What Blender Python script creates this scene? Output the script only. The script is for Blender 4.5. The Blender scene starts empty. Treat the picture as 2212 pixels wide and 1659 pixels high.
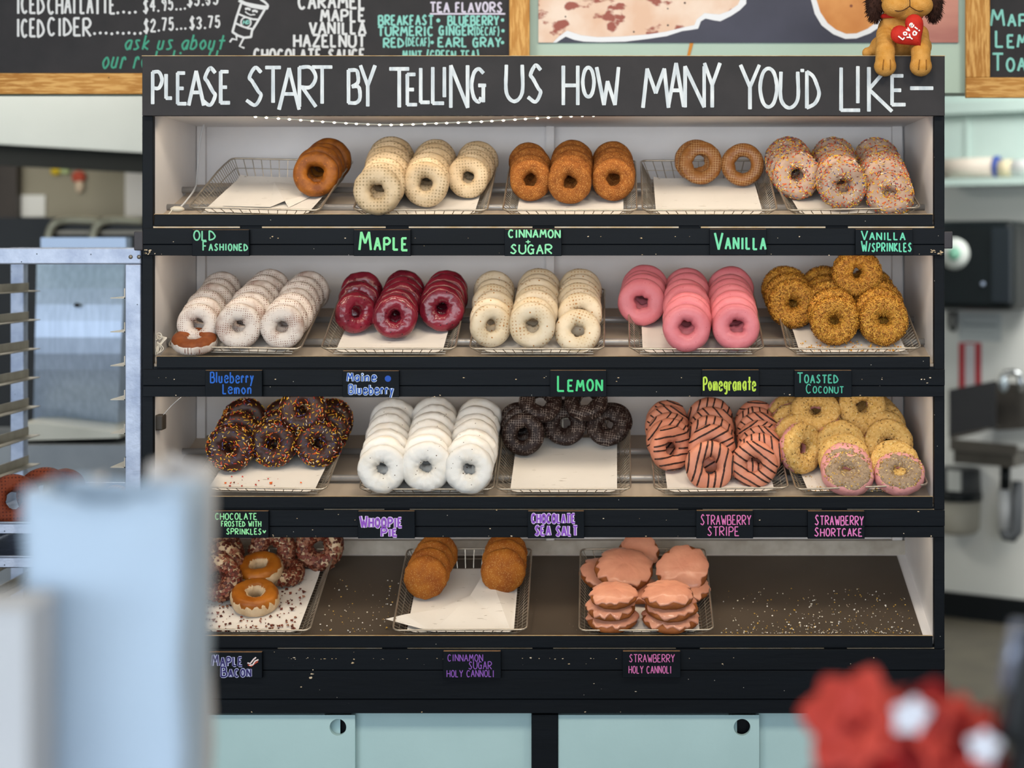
import bpy, bmesh, math, random
from mathutils import Vector, Matrix, noise
R = random.Random(7)
SC = bpy.context.scene
COL = SC.collection
rad = math.radians

# ------------------------------------------------------------------ camera
# The photo is a crop of a level, square-on view: the vanishing point sits up and to the right of the frame's middle.
CAMX, CAMD, CAMZ = 0.224, 3.8, 1.64
cam = bpy.data.cameras.new('camera')
cam.sensor_fit = 'HORIZONTAL'; cam.sensor_width = 36.0
cam.lens = 36.0 * 3800 / 2212
cam.shift_x = -224 / 2212; cam.shift_y = -289.5 / 2212
cam.clip_start = 0.05; cam.clip_end = 60
cam.dof.use_dof = True; cam.dof.focus_distance = 3.82
cam.dof.aperture_fstop = cam.lens / 1000 / 0.030
camo = bpy.data.objects.new('camera', cam); COL.objects.link(camo)
camo.location = (CAMX, -CAMD, CAMZ); camo.rotation_euler = (rad(90), 0, 0)
SC.camera = camo

# ------------------------------------------------------------------ world, lights, exposure
w = bpy.data.worlds.new('world'); SC.world = w; w.use_nodes = True
bg = w.node_tree.nodes['Background']; bg.inputs[0].default_value = (0.86, 0.93, 1.0, 1); bg.inputs[1].default_value = 0.28
def area(name, loc, rot, sx, sy, power, colr):
    l = bpy.data.lights.new(name, 'AREA'); l.shape = 'RECTANGLE'; l.size = sx; l.size_y = sy
    l.energy = power; l.color = colr
    o = bpy.data.objects.new(name, l); COL.objects.link(o); o.location = loc; o.rotation_euler = rot
    return o
area('shopfront_daylight', (-1.2, -7.8, 1.75), (rad(90), 0, rad(-8)), 10.0, 2.2, 375, (0.84, 0.92, 1.0))
for i, x in enumerate((-1.0, 0.25, 1.5)):
    area('ceiling_panel_light', (x, -1.75, 3.05), (rad(40), 0, 0), 0.5, 0.5, 18, (1.0, 0.86, 0.68))
area('kitchen_fill_light', (-1.7, 2.0, 3.0), (0, 0, 0), 1.2, 1.2, 52, (1.0, 0.95, 0.86))  # unseen lamp added to lift the dark kitchen on the left
area('splashback_fill', (-2.0, 3.1, 1.98), (rad(35), 0, 0), 0.9, 0.3, 2, (1.0, 0.92, 0.78))  # added lamp, no source seen: lightens the splashback shaded by the hood
area('kitchen_fill_light', (2.3, 2.6, 3.0), (0, 0, 0), 1.2, 1.2, 72, (1.0, 0.97, 0.92))  # unseen lamp added to brighten the kitchen on the right
SC.view_settings.view_transform = 'Standard'; SC.view_settings.look = 'None'
SC.view_settings.gamma = 1.0; SC.view_settings.use_curve_mapping = False
SC.view_settings.exposure = 0.0

# ------------------------------------------------------------------ helpers: pixels, colours, meshes
def P(px, py, y=0.0):
    s = CAMD / (CAMD + y) * 1000
    return Vector((CAMX + (px - 1330) / s, y, CAMZ + (540 - py) / s))
def lin(h):
    h = h.lstrip('#'); out = []
    for i in (0, 2, 4):
        c = int(h[i:i+2], 16) / 255
        out.append(c / 12.92 if c <= 0.04045 else ((c + 0.055) / 1.055) ** 2.4)
    return (*out, 1.0)

class MB:
    """collects verts and faces of ONE mesh (world or local coordinates)"""
    def __init__(s): s.v = []; s.f = []; s.m = []; s.sm = []
    def add(s, vs, fs, mi=0, smooth=False):
        b = len(s.v); s.v += [Vector(v) for v in vs]
        for f in fs: s.f.append([b + i for i in f]); s.m.append(mi); s.sm.append(smooth)
        return s
    def box(s, a, b, mi=0, M=None):
        x0, x1 = sorted((a[0], b[0])); y0, y1 = sorted((a[1], b[1])); z0, z1 = sorted((a[2], b[2]))
        vs = [Vector(v) for v in ((x0,y0,z0),(x1,y0,z0),(x1,y1,z0),(x0,y1,z0),(x0,y0,z1),(x1,y0,z1),(x1,y1,z1),(x0,y1,z1))]
        if M: vs = [M @ v for v in vs]
        return s.add(vs, [(0,3,2,1),(4,5,6,7),(0,1,5,4),(1,2,6,5),(2,3,7,6),(3,0,4,7)], mi)
    def prism(s, poly, vec, mi=0):
        """a flat polygon (counter-clockwise seen from -vec) swept along vec"""
        n = len(poly); vs = [Vector(p) for p in poly] + [Vector(p) + Vector(vec) for p in poly]
        fs = [tuple(range(n)), tuple(range(2*n-1, n-1, -1))] + [(i, i+n, (i+1) % n + n, (i+1) % n) for i in range(n)]
        return s.add(vs, fs, mi)
    def tube(s, pts, r, n=6, mi=0, closed=False, cap=True, smooth=True):
        pts = [Vector(p) for p in pts]; k = len(pts); vs = []; fs = []
        up = None
        for i, p in enumerate(pts):
            if closed: t = pts[(i+1) % k] - pts[i-1]
            else: t = pts[min(i+1, k-1)] - pts[max(i-1, 0)]
            t = t.normalized() if t.length > 1e-9 else Vector((0,0,1))
            if up is None:
                up = Vector((0,0,1)) if abs(t.z) < 0.9 else Vector((0,1,0))
            a = t.cross(up)
            if a.length < 1e-6: a = t.cross(Vector((1,0,0)))
            a.normalize(); b = a.cross(t).normalized(); up = b
            rr = r[i] if isinstance(r, (list, tuple)) else r
            for j in range(n):
                th = 2*math.pi*(j+0.5)/n; vs.append(p + a*(math.cos(th)*rr) + b*(math.sin(th)*rr))
        for i in range(k if closed else k-1):
            i2 = (i+1) % k
            for j in range(n):
                j2 = (j+1) % n; fs.append((i*n+j, i*n+j2, i2*n+j2, i2*n+j))
        if cap and not closed:
            fs.append(tuple(range(n-1, -1, -1))); fs.append(tuple((k-1)*n + j for j in range(n)))
        return s.add(vs, fs, mi, smooth)
    def lathe(s, prof, n=24, M=None, mi=0, smooth=True):
        """prof: (radius, z) from bottom to top; axis local Z"""
        vs = []; fs = []; k = len(prof)
        for r_, z in prof:
            for j in range(n):
                th = 2*math.pi*j/n; vs.append(Vector((r_*math.cos(th), r_*math.sin(th), z)))
        if M: vs = [M @ v for v in vs]
        for i in range(k-1):
            for j in range(n):
                j2 = (j+1) % n; fs.append((i*n+j, i*n+j2, (i+1)*n+j2, (i+1)*n+j))
        fs.append(tuple(range(n-1, -1, -1))); fs.append(tuple((k-1)*n+j for j in range(n)))
        return s.add(vs, fs, mi, smooth)
    def ball(s, c, r, nu=16, nv=10, mi=0, M=None):
        c = Vector(c); r = Vector(r) if hasattr(r, '__len__') else Vector((r, r, r)); vs = []; fs = []
        vs.append(Vector((0,0,-1)))
        for i in range(1, nv):
            ph = -math.pi/2 + math.pi*i/nv
            for j in range(nu):
                th = 2*math.pi*j/nu; vs.append(Vector((math.cos(ph)*math.cos(th), math.cos(ph)*math.sin(th), math.sin(ph))))
        vs.append(Vector((0,0,1))); top = len(vs)-1
        for j in range(nu): fs.append((0, 1+(j+1) % nu, 1+j)); fs.append((top, top-nu+j, top-nu+(j+1) % nu))
        for i in range(nv-2):
            for j in range(nu):
                a = 1+i*nu+j; b = 1+i*nu+(j+1) % nu; fs.append((a, b, b+nu, a+nu))
        out = []
        for v in vs:
            v = Vector((v.x*r.x, v.y*r.y, v.z*r.z))
            if M: v = M @ v
            out.append(v + c)
        return s.add(out, fs, mi, True)
    def mesh(s, name, mats, origin=(0,0,0)):
        o = Vector(origin); me = bpy.data.meshes.new(name)
        me.from_pydata([tuple(v - o) for v in s.v], [], s.f)
        for m_ in (mats if isinstance(mats, (list, tuple)) else [mats]): me.materials.append(m_)
        me.polygons.foreach_set('material_index', s.m); me.polygons.foreach_set('use_smooth', s.sm)
        me.update()
        return me
    def obj(s, name, mats, parent=None, origin=None, bevel=0.0):
        """link as one object; with a parent the geometry is in world space unless the parent is a local prototype"""
        if parent is not None and origin is None: origin = ORI.get(parent.name, (0,0,0))
        origin = origin if origin is not None else (0,0,0)
        ob = bpy.data.objects.new(name, s.mesh(name, mats, origin)); COL.objects.link(ob)
        if parent is not None: ob.parent = parent; ORI[ob.name] = origin
        else: ob.location = origin; ORI[ob.name] = origin
        if bevel:
            b = ob.modifiers.new('bevel', 'BEVEL'); b.width = bevel; b.segments = 2; b.limit_method = 'ANGLE'
        return ob
ORI = {}
def tag(o, label=None, cat=None, group=None, kind=None):
    if label: o['label'] = label
    if cat: o['category'] = cat
    if group: o['group'] = group
    if kind: o['kind'] = kind
    return o
def thing(name, label, cat, origin=(0,0,0), group=None):
    o = bpy.data.objects.new(name, None); COL.objects.link(o); o.location = origin; o.empty_display_size = 0.05
    ORI[o.name] = tuple(origin); return tag(o, label, cat, group)
def bx(px0, py0, px1, py1, yf, yb, mi=0, mb=None):
    """box whose FRONT face covers the given pixel rectangle at depth yf"""
    a = P(px0, py0, yf); b = P(px1, py1, yf); mb = mb or MB()
    return mb.box((a.x, yf, b.z), (b.x, yb, a.z), mi)

# ------------------------------------------------------------------ materials
MATS = {}
def mat(name, c1, c2=None, scale=30.0, rough=0.5, metal=0.0, bump=0.0, bscale=None, coat=0.0, spec=0.28, stretch=None, detail=4.0, lo=0.35, hi=0.65, sss=0.0,
        dots=None, grid=None, specks=None, emit=None, wave=None):
    if name in MATS: return MATS[name]
    m = bpy.data.materials.new(name); m.use_nodes = True; nt = m.node_tree; N = nt.nodes; L = nt.links
    p = N['Principled BSDF']; p.inputs['Roughness'].default_value = rough; p.inputs['Metallic'].default_value = metal
    p.inputs['Coat Weight'].default_value = coat; p.inputs['Coat Roughness'].default_value = 0.15
    p.inputs['Specular IOR Level'].default_value = spec
    if sss:
        p.inputs['Subsurface Weight'].default_value = sss; p.inputs['Subsurface Radius'].default_value = (0.006, 0.004, 0.003); p.inputs['Subsurface Scale'].default_value = 1.0
    tc = N.new('ShaderNodeTexCoord'); co = tc.outputs['Object']
    if stretch:
        mp = N.new('ShaderNodeMapping'); mp.inputs['Scale'].default_value = stretch; L.new(co, mp.inputs['Vector']); vec = mp.outputs[0]
    else: vec = co
    def math_(op, a, b=None, c=None):
        n = N.new('ShaderNodeMath'); n.operation = op
        for i, x in enumerate((a, b, c)):
            if x is None: continue
            if isinstance(x, (int, float)): n.inputs[i].default_value = x
            else: L.new(x, n.inputs[i])
        return n.outputs[0]
    def noise_(sc, det=2.0, v=None):
        n = N.new('ShaderNodeTexNoise'); n.inputs['Scale'].default_value = sc; n.inputs['Detail'].default_value = det
        L.new(v or vec, n.inputs['Vector']); return n.outputs['Fac']
    def mix_(fac, a, b):
        n = N.new('ShaderNodeMix'); n.data_type = 'RGBA'
        if isinstance(fac, (int, float)): n.inputs[0].default_value = fac
        else: L.new(fac, n.inputs[0])
        for i, x in ((6, a), (7, b)):
            if isinstance(x, tuple): n.inputs[i].default_value = x
            else: L.new(x, n.inputs[i])
        return n.outputs[2]
    def ramp_(f, a, b):
        n = N.new('ShaderNodeMapRange'); n.inputs[1].default_value = a; n.inputs[2].default_value = b; L.new(f, n.inputs[0]); return n.outputs[0]
    cur = lin(c1)
    if c2: cur = mix_(ramp_(noise_(scale, detail), lo, hi), lin(c1), lin(c2))
    if wave:   # (colour, scale, distortion, lo, hi) wood-like streaks along local X
        n = N.new('ShaderNodeTexNoise'); n.inputs['Scale'].default_value = wave[1]; n.inputs['Detail'].default_value = 5
        mp2 = N.new('ShaderNodeMapping'); mp2.inputs['Scale'].default_value = wave[2]; L.new(co, mp2.inputs['Vector']); L.new(mp2.outputs[0], n.inputs['Vector'])
        cur = mix_(ramp_(n.outputs['Fac'], wave[3], wave[4]), cur, lin(wave[0]))
    if dots or grid:
        d = dots or grid; sep = N.new('ShaderNodeSeparateXYZ')
        # wobble the lattice a little
        nz = N.new('ShaderNodeTexNoise'); nz.inputs['Scale'].default_value = 60; L.new(co, nz.inputs['Vector'])
        va = N.new('ShaderNodeVectorMath'); va.operation = 'MULTIPLY_ADD'; L.new(nz.outputs['Color'], va.inputs[0]); va.inputs[1].default_value = (0.002,)*3; L.new(co, va.inputs[2])
        L.new(va.outputs[0], sep.inputs[0])
        fx = math_('SUBTRACT', math_('FRACT', math_('MULTIPLY', sep.outputs[0], 1/d[1])), 0.5)
        fz = math_('SUBTRACT', math_('FRACT', math_('MULTIPLY', sep.outputs[2], 1/d[1])), 0.5)
        if dots:
            rr = math_('SQRT', math_('ADD', math_('POWER', fx, 2.0), math_('POWER', fz, 2.0)))
            f = math_('SUBTRACT', 1.0, ramp_(rr, d[2]-0.07, d[2]+0.07))
        else:
            ln = math_('MAXIMUM', math_('ABSOLUTE', fx), math_('ABSOLUTE', fz))
            f = ramp_(ln, 0.5-d[2]-0.04, 0.5-d[2]+0.04)
        f = math_('MULTIPLY', f, ramp_(noise_(d[3], 2.0, co), d[4], d[4]+0.12))
        cur = mix_(f, cur, lin(d[0]))
    for sp in ([specks] if specks and not isinstance(specks, list) else (specks or [])):   # (colour, scale, threshold, density)
        vo = N.new('ShaderNodeTexVoronoi'); vo.inputs['Scale'].default_value = sp[1]; L.new(co, vo.inputs['Vector'])
        keep = N.new('ShaderNodeSeparateColor'); L.new(vo.outputs['Color'], keep.inputs[0])
        f = math_('MULTIPLY', math_('LESS_THAN', vo.outputs['Distance'], sp[2]), math_('LESS_THAN', keep.outputs[0], sp[3]))
        cur = mix_(f, cur, lin(sp[0]))
    if isinstance(cur, tuple): p.inputs['Base Color'].default_value = cur
    else: L.new(cur, p.inputs['Base Color'])
    if bump:
        b = N.new('ShaderNodeBump'); b.inputs['Strength'].default_value = 1.0; b.inputs['Distance'].default_value = bump
        L.new(noise_(bscale or scale*4, 3.0), b.inputs['Height']); L.new(b.outputs[0], p.inputs['Normal'])
    if emit:
        p.inputs['Emission Color'].default_value = lin(emit[0]); p.inputs['Emission Strength'].default_value = emit[1]
    MATS[name] = m; return m

M_WHITE = mat('white_melamine', 'e4e3e4', 'dbdadc', 6, 0.45, bump=0.0004, bscale=40)
M_CREAMEDGE = mat('raw_wood_edge', 'cdb78f', 'b9986a', 60, 0.7)
M_BLACK = mat('black_paint', '080d13', '0b1118', 20, 0.5, spec=0.13, bump=0.0003, bscale=120, stretch=(0.15, 1, 1), specks=('b9b6ae', 160, 0.12, 0.012))
M_BOARD = mat('chalkboard_paint', '2b2b2e', '323134', 12, 0.6, spec=0.2, bump=0.0002, bscale=150)
M_TAG = mat('tag_chalkboard', '0a1016', '0e141b', 25, 0.5, spec=0.1, specks=('8f979c', 220, 0.12, 0.01))
M_WOOD = mat('pine_wood', 'c08a44', 'a9722f', 8, 0.6, wave=('d8a862', 14, (1.5, 14, 14), 0.45, 0.6), bump=0.0006, bscale=60, specks=('3a2412', 70, 0.13, 0.03))
M_WOODV = mat('pine_wood_upright', 'c08a44', 'a9722f', 8, 0.6, wave=('d8a862', 14, (14, 14, 1.5), 0.45, 0.6), bump=0.0006, bscale=60, specks=('3a2412', 70, 0.13, 0.03))
M_MINT = mat('mint_paint', 'b4cbbf', 'aec6ba', 3, 0.5)
M_MINTPALE = mat('pale_mint_paint', 'c3d8d2', 'bcd2cd', 3, 0.5)
M_DOOR = mat('mint_door_paint', 'b4d4d8', 'aeced2', 5, 0.42, bump=0.0002, bscale=90)
M_STEEL = mat('brushed_steel', 'b2c2da', 'a0b0c8', 4, 0.38, metal=0.6, stretch=(30, 30, 1), bump=0.0002, bscale=30)
M_STEELDK = mat('dull_steel', '8a8378', '7a746b', 5, 0.45, metal=0.8)
M_ALU = mat('worn_aluminium', 'a9b3c6', '8f9ab0', 25, 0.45, metal=0.55, bump=0.0004, bscale=120, specks=('5f6672', 120, 0.2, 0.05))
M_ROD = mat('steel_rod', '9b9a9a', 'acaaa8', 12, 0.36, metal=0.45)
M_WIRE = mat('basket_wire', 'b9b0a2', 'a59b8c', 40, 0.3, metal=0.75)
M_PAPER = mat('parchment_paper', 'e0dcd6', 'dad6d0', 8, 0.75, wave=('a9a196', 26, (1.2, 6, 6), 0.66, 0.72))
M_PANEL = mat('shelf_panel_tan', 'b3a697', 'baad9e', 5, 0.5)
M_TRAY = mat('dark_baking_tray', '584e44', '4d443b', 4, 0.38, metal=0.2, specks=('c9bca8', 260, 0.15, 0.01))
# ------------------------------------------------------------------ hand-drawn stroke lettering
GL = {
'A':'00 38 60;13 53','B':'00 08;~08 48 57 55 24;~24 54 63 61 40 00','C':'~57 38 17 04 11 30 51','D':'00 08;~08 37 55 63 41 00','E':'58 08 00 60;04 44',
'F':'58 08 00;04 44','G':'~57 38 17 04 11 30 41;34 64;54 50','H':'00 08;60 68;04 64','I':'38 30','J':'~48 42 20 01','K':'00 08;58 04 60','L':'08 00 50',
'M':'00 18 33 58 60','N':'00 08 60 68','O':'~38 17 04 11 30 51 64 57 38','P':'00 08;~08 48 66 44 04','Q':'~38 17 04 11 30 51 64 57 38;42 60',
'R':'00 08;~08 48 66 44 04;14 60','S':'~57 38 16 25 43 52 30 01','T':'08 68;38 30','U':'~08 02 30 62 68','V':'08 30 68','W':'08 20 35 50 68',
'X':'08 60;00 68','Y':'08 34 68;34 30','Z':'08 68 00 60',
'a':'~55 25 03 11 30 53;55 50','b':'08 00;~04 35 52 30 00','c':'~44 25 03 10 41','d':'~54 25 03 10 31 53;58 50','e':'~03 53 45 15 02 10 40 51','f':'~48 28 15 10;05 35',
'g':'~54 25 03 21 53;~55 51 4-2 1-2','h':'08 00;~03 25 44 40','i':'25 20;27 27','k':'08 00;45 02 50','l':'28 20','m':'05 00;~03 15 24 20;~23 35 54 50','n':'05 00;~03 25 44 40',
'o':'~25 03 11 30 52 44 25','p':'05 0-3;~04 35 53 30 01','r':'05 00;~03 15 35 44','s':'~45 15 14 32 41 20 00','t':'38 30;05 65','u':'~05 01 20 41 45;45 40','v':'05 20 45',
'w':'05 10 24 40 55','y':'05 21;45 0-3',
'2':'~06 38 56 33 00;00 60','3':'~07 38 56 34;~34 52 30 01','4':'48 03 63;48 40','5':'58 18 14;~14 45 52 30 01','6':'~47 16 03 20 42 24 02','7':'08 58 20','8':'~35 17 38 57 35 12 30 52 35',
'9':'~54 35 16 38 56 54;54 40','$':'~57 38 16 25 43 52 30 01;39 3-1','(':'~49 15 13 4-1','):':'', ')':'~29 55 53 2-1','-':'04 64','.':'30 30','*':'34 34','+':'36 32;14 54','/':'00 68',"'":'38 36','!':'38 33;30 30','&':'~60 16 38 46 02 20 53'}
WID = {'I':0.42,'i':0.42,'l':0.42,'.':0.5,'*':0.6,"'":0.3,'!':0.4,'M':1.25,'W':1.25,'m':1.2,'w':1.15,'L':0.85,'E':0.88,'F':0.85,'(':0.5,')':0.5,'/':0.6,' ':0.55,'t':0.9,'f':0.75,'r':0.75,'-':0.8}
def strokes(ch):
    out = []
    for st in GL.get(ch, '').split(';'):
        st = st.strip()
        if not st: continue
        sm = st[0] == '~'; pts = [(int(t[0])/6, int(t[1:])/8) for t in st.lstrip('~').split()]
        if sm and len(pts) > 2:
            q = []; closed = pts[0] == pts[-1]
            ext = ([pts[-2]] if closed else [tuple(2*a-b for a, b in zip(pts[0], pts[1]))]) + pts + ([pts[1]] if closed else [tuple(2*a-b for a, b in zip(pts[-1], pts[-2]))])
            for i in range(1, len(ext)-2):
                p0, p1, p2, p3 = ext[i-1:i+3]
                for k in range(6):
                    t = k/6
                    q.append(tuple(0.5*((2*b)+(-a+c)*t+(2*a-5*b+4*c-d)*t*t+(-a+3*b-3*c+d)*t**3) for a, b, c, d in zip(p0, p1, p2, p3)))
            q.append(pts[-1]); out.append((q, True))
        else:
            out.append((pts, False))
    return out
def ribbon(mb, pts, w, y, mi=0, jit=0.0):
    """flat painted stroke on the plane at depth y; pts are (x,z) world"""
    k = getattr(mb, '_k', 0); mb._k = k + 1; y = y - 0.0004 - (k % 9) * 0.00006
    h = w/2; n = 6
    if len(pts) == 2 and abs(pts[0][0]-pts[1][0]) + abs(pts[0][1]-pts[1][1]) < 1e-6:
        c = pts[0]; mb.add([(c[0]+h*1.25*math.cos(2*math.pi*i/12), y, c[1]+h*1.25*math.sin(2*math.pi*i/12)) for i in range(12)], [tuple(range(12))], mi); return
    vs = []; m = len(pts); ps = [Vector((p[0], p[1])) for p in pts]
    L_ = []; R_ = []; cl = m > 3 and (ps[0]-ps[-1]).length < 1e-6
    for i in range(m):
        t = (ps[1] - ps[-2]) if cl and i in (0, m-1) else ps[min(i+1, m-1)] - ps[max(i-1, 0)]
        if t.length < 1e-9: t = Vector((1, 0))
        t.normalize(); nn = Vector((-t.y, t.x)) * (h * (1 + jit*(R.random()-.5)))
        L_.append(ps[i]+nn); R_.append(ps[i]-nn)
    t0 = (ps[1]-ps[0]).normalized(); t1 = (ps[-1]-ps[-2]).normalized()
    loop = R_[:]
    a1 = math.atan2((R_[-1]-ps[-1]).y, (R_[-1]-ps[-1]).x); hh = h*0.55
    loop.append(R_[-1]*0.8+ps[-1]*0.2 + t1*hh*0.6); loop.append(L_[-1]*0.8+ps[-1]*0.2 + t1*hh*0.6)
    nR = m
    vs = [Vector((p.x, y, p.y)) for p in R_] + [Vector((p.x, y, p.y)) for p in L_]
    fs = [(i, i+1, m+i+1, m+i) for i in range(m-1)]
    if cl: mb.add(vs, fs, mi); return
    e = [R_[-1], R_[-1]*0.75+ps[-1]*0.25 + t1*hh*0.5, L_[-1]*0.75+ps[-1]*0.25 + t1*hh*0.5, L_[-1]]
    b0 = len(vs); vs += [Vector((p.x, y, p.y)) for p in e]; fs.append((b0, b0+1, b0+2, b0+3))
    e = [L_[0], L_[0]*0.75+ps[0]*0.25 - t0*hh*0.5, R_[0]*0.75+ps[0]*0.25 - t0*hh*0.5, R_[0]]
    b0 = len(vs); vs += [Vector((p.x, y, p.y)) for p in e]; fs.append((b0, b0+1, b0+2, b0+3))
    mb.add(vs, fs, mi)
def draw_px(mb, ptspx, wpx, y, mi=0, jit=0.0, sharp=True):
    """stroke given in pixels, on the plane at depth y"""
    s = CAMD/(CAMD+y)*1000
    q = [P(a, b, y) for a, b in ptspx]; q = [(v.x, v.z) for v in q]
    if sharp and len(q) > 2:
        for i in range(len(q)-1): ribbon(mb, q[i:i+2], wpx/s, y, mi, jit)
    else: ribbon(mb, q, wpx/s, y, mi, jit)
def glyph(mb, ch, x0, x1, yt, yb, wpx, y, mi=0, slant=0.0, jit=0.08):
    for pts, sm in strokes(ch):
        q = [(x0 + (x1-x0)*px_ + slant*(yb-yt)*pz, yb - (yb-yt)*pz) for px_, pz in pts]
        draw_px(mb, q, wpx, y, mi, jit, sharp=not sm)
def text(mb, s, x0, x1, yt, yb, wpx, y, mi=0, sc=1.0, drift=0.0, slant=0.0):
    """one line of hand lettering fitted between x0 and x1; sc<1 draws all but each word's first letter smaller"""
    ws = []; first = True
    for ch in s:
        k = WID.get(ch, 1.0)
        if ch == ' ': first = True
        elif first: first = False; k *= 1.0
        else: k *= (sc if sc < 1 else 1)
        ws.append(k)
    gap = 0.28; tot = sum(ws) + gap*(len(s)-1); u = (x1-x0)/tot; x = x0; first = True
    for ch, k in zip(s, ws):
        hgt = (yb-yt) if (first or sc == 1) else (yb-yt)*sc
        if ch != ' ':
            dy = drift*(x-x0)/(x1-x0) + R.uniform(-.03, .03)*hgt
            glyph(mb, ch, x+wpx*.3, x+k*u-wpx*.1, yb-hgt+dy, yb+dy, wpx, y, mi, slant); first = False
        else: first = True
        x += (k+gap)*u

# ------------------------------------------------------------------ the room
TH = rad(17.5)
def struct(mb, name, m): return tag(mb.obj(name, m), kind='structure')
M_FLOOR = mat('sealed_concrete_floor', '605c51', '56524a', 5, 0.45)
M_CEIL = mat('ceiling_paint', 'd8dad8', rough=0.8)
M_WALLW = mat('off_white_wall_paint', 'dfe1de', 'd9dbd7', 2, 0.6)
struct(MB().box((-7, -9, -0.1), (4.6, 7.4, 0)), 'floor', M_FLOOR)
struct(MB().box((-7, -9, 3.3), (4.6, 7.4, 3.4)), 'ceiling', M_CEIL)
struct(MB().box((-7.1, -9, 0), (-7, 7.4, 3.3)), 'wall_left', M_WALLW)
struct(MB().box((-7, 7.3, 0), (1.2, 7.4, 3.3)), 'wall_back', mat('kitchen_wall_grey', '8f8b82', '86827a', 3, 0.6))
YW = 0.60                                                  # the mint soffit wall that carries the menu boards
a, b = P(-500, -900, YW), P(2400, 200, YW)
struct(MB().box((-2.4, YW+.02, 3.3), (1.75, YW+.12, P(0, 199, YW).z)), 'wall_front', M_MINT)

# right-hand kitchen wall, running towards the viewer on the right
WA = Vector((1.702, 4.09, 0)); WT = Vector((0.838, -0.546, 0)); WN = Vector((-0.546, -0.838, 0))
CAMP = Vector((CAMX, -CAMD, CAMZ))
def W(px, py, off=0.0):
    d = Vector(((px-1330)/3800, 1, (540-py)/3800)); o = WA + WN*off
    k = (o - CAMP).dot(WN) / d.dot(WN); p = CAMP + d*k
    return (p - WA).dot(WT), p.z
def WM(): return Matrix(((WT.x, -WN.x, 0, WA.x), (WT.y, -WN.y, 0, WA.y), (0, 0, 1, 0), (0, 0, 0, 1)))   # local x along wall, y into the wall
def wbox(px0, py0, px1, py1, off, depth=None, mi=0, mb=None, off_back=None):
    """box on the right wall: front face at distance off before it, covering the pixel rectangle"""
    u0, z1 = W(px0, py0, off); u1, z0 = W(px1, py1, off); mb = mb or MB()
    return mb.box((u0, -off, z0), (u1, -(off_back if off_back is not None else off-(depth or off)), z1), mi, WM())
M4 = WM()
struct(MB().box((-2.2, 0, 0), (2.6, 0.1, 3.3), 0, M4), 'wall_right', M_WALLW)
zt = W(2100, 392)[1]
struct(MB().box((-2.2, -0.012, zt), (2.6, -0.001, 3.29), 0, M4), 'trim_1', M_MINTPALE)   # the pale mint upper panel
struct(MB().box((-2.2, -0.02, 0.0), (2.6, -0.001, W(2042, 1276)[1]), 0, M4), 'baseboard_right', mat('black_vinyl_base', '0f1418', rough=0.35))

# ------------------------------------------------------------------ the donut display cabinet
YF, YL, YS = -0.016, -0.010, -0.004                        # fronts of the fascias, shelf lips, stiles
DEP = 0.405
cab = thing('display_cabinet', 'tall black-fronted donut display cabinet with four sloping white-lined shelves', 'cabinet', (0.068, 0, 0))
zTop = P(0, 121, YF-.004).z
XL0, XL1 = P(307, 0, YS).x, P(330.5, 0, YS).x
XR0, XR1 = P(2018, 0, YS).x, P(2040.5, 0, YS).x
zDoorTop = P(0, 1543, 0).z
for x0, x1 in ((XL0+.002, XL1), (XR0, XR1-.002)):
    MB().box((x0, YS+.018, 0.0), (x1, DEP+.02, zTop-.02)).obj('side_panel', M_WHITE, cab)
    MB().box((x0-.002 if x0 < 0 else x0, YS, 0.0), (x1 if x0 < 0 else x1+.002, YS+.018, P(0, 250, YS).z)).obj('stile', M_BLACK, cab, bevel=.0015)
MB().box((XL1, DEP, 0.10), (XR0, DEP+.015, zTop-.02)).obj('back_panel', M_WHITE, cab)
MB().box((XL1, 0.03, P(0, 252, 0).z+.006), (XR0, DEP, zTop-.02)).obj('top_panel', M_WHITE, cab)
for p0, p1 in ((425, 443), (1180, 1197), (1928, 1949)):
    MB().box((P(p0, 0, .385).x, .385, P(0, 1190, .385).z), (P(p1, 0, .385).x, DEP, zTop-.06)).obj('batten', M_WHITE, cab)
LIPY = [(463, 488), (770, 795), (1073, 1098), (1374, 1399)]
FASY = [(493, 552), (798, 857), (1102, 1161), (1403, 1541)]
BASE0 = [468, 766, 1068, 1371.5]                           # where each shelf's basket plane meets the front
ZF = [1.64 + (540-p)/1000*((CAMD+.015)/CAMD) for p in BASE0]
def B(k, x, v, h=0.0):
    """point over shelf k's sloping plane: v up the slope from the front, h square to it"""
    return Vector((x, .015 + v*math.cos(TH) - h*math.sin(TH), ZF[k] + v*math.sin(TH) + h*math.cos(TH)))
def Bpx(k, px, py, h):
    """the point at height h over shelf k that shows at this pixel"""
    lo, hi = -0.1, 0.5
    for _ in range(50):
        m = (lo+hi)/2; q = B(k, 0, m, h); y = 540 - (q.z-CAMZ)*1000*CAMD/(CAMD+q.y)
        lo, hi = (m, hi) if y > py else (lo, m)
    q = B(k, 0, m, h); x = CAMX + (px-1330)/1000*(CAMD+q.y)/CAMD
    return Vector((x, q.y, q.z)), m
M_SLOT = mat('bare_slot_edge', 'c9ae86', 'd7c8b2', 30, 0.7)
slots = [[(331, 518), (566, 833), (883, 1150), (1198, 1466), (1514, 1783), (1832, 2018)],
         [(1500, 1620)], [(700, 830), (885, 1465), (1518, 1775), (1830, 2018)], [(600, 825), (880, 1150), (1195, 1460), (1512, 1780), (1830, 2018)]]
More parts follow.
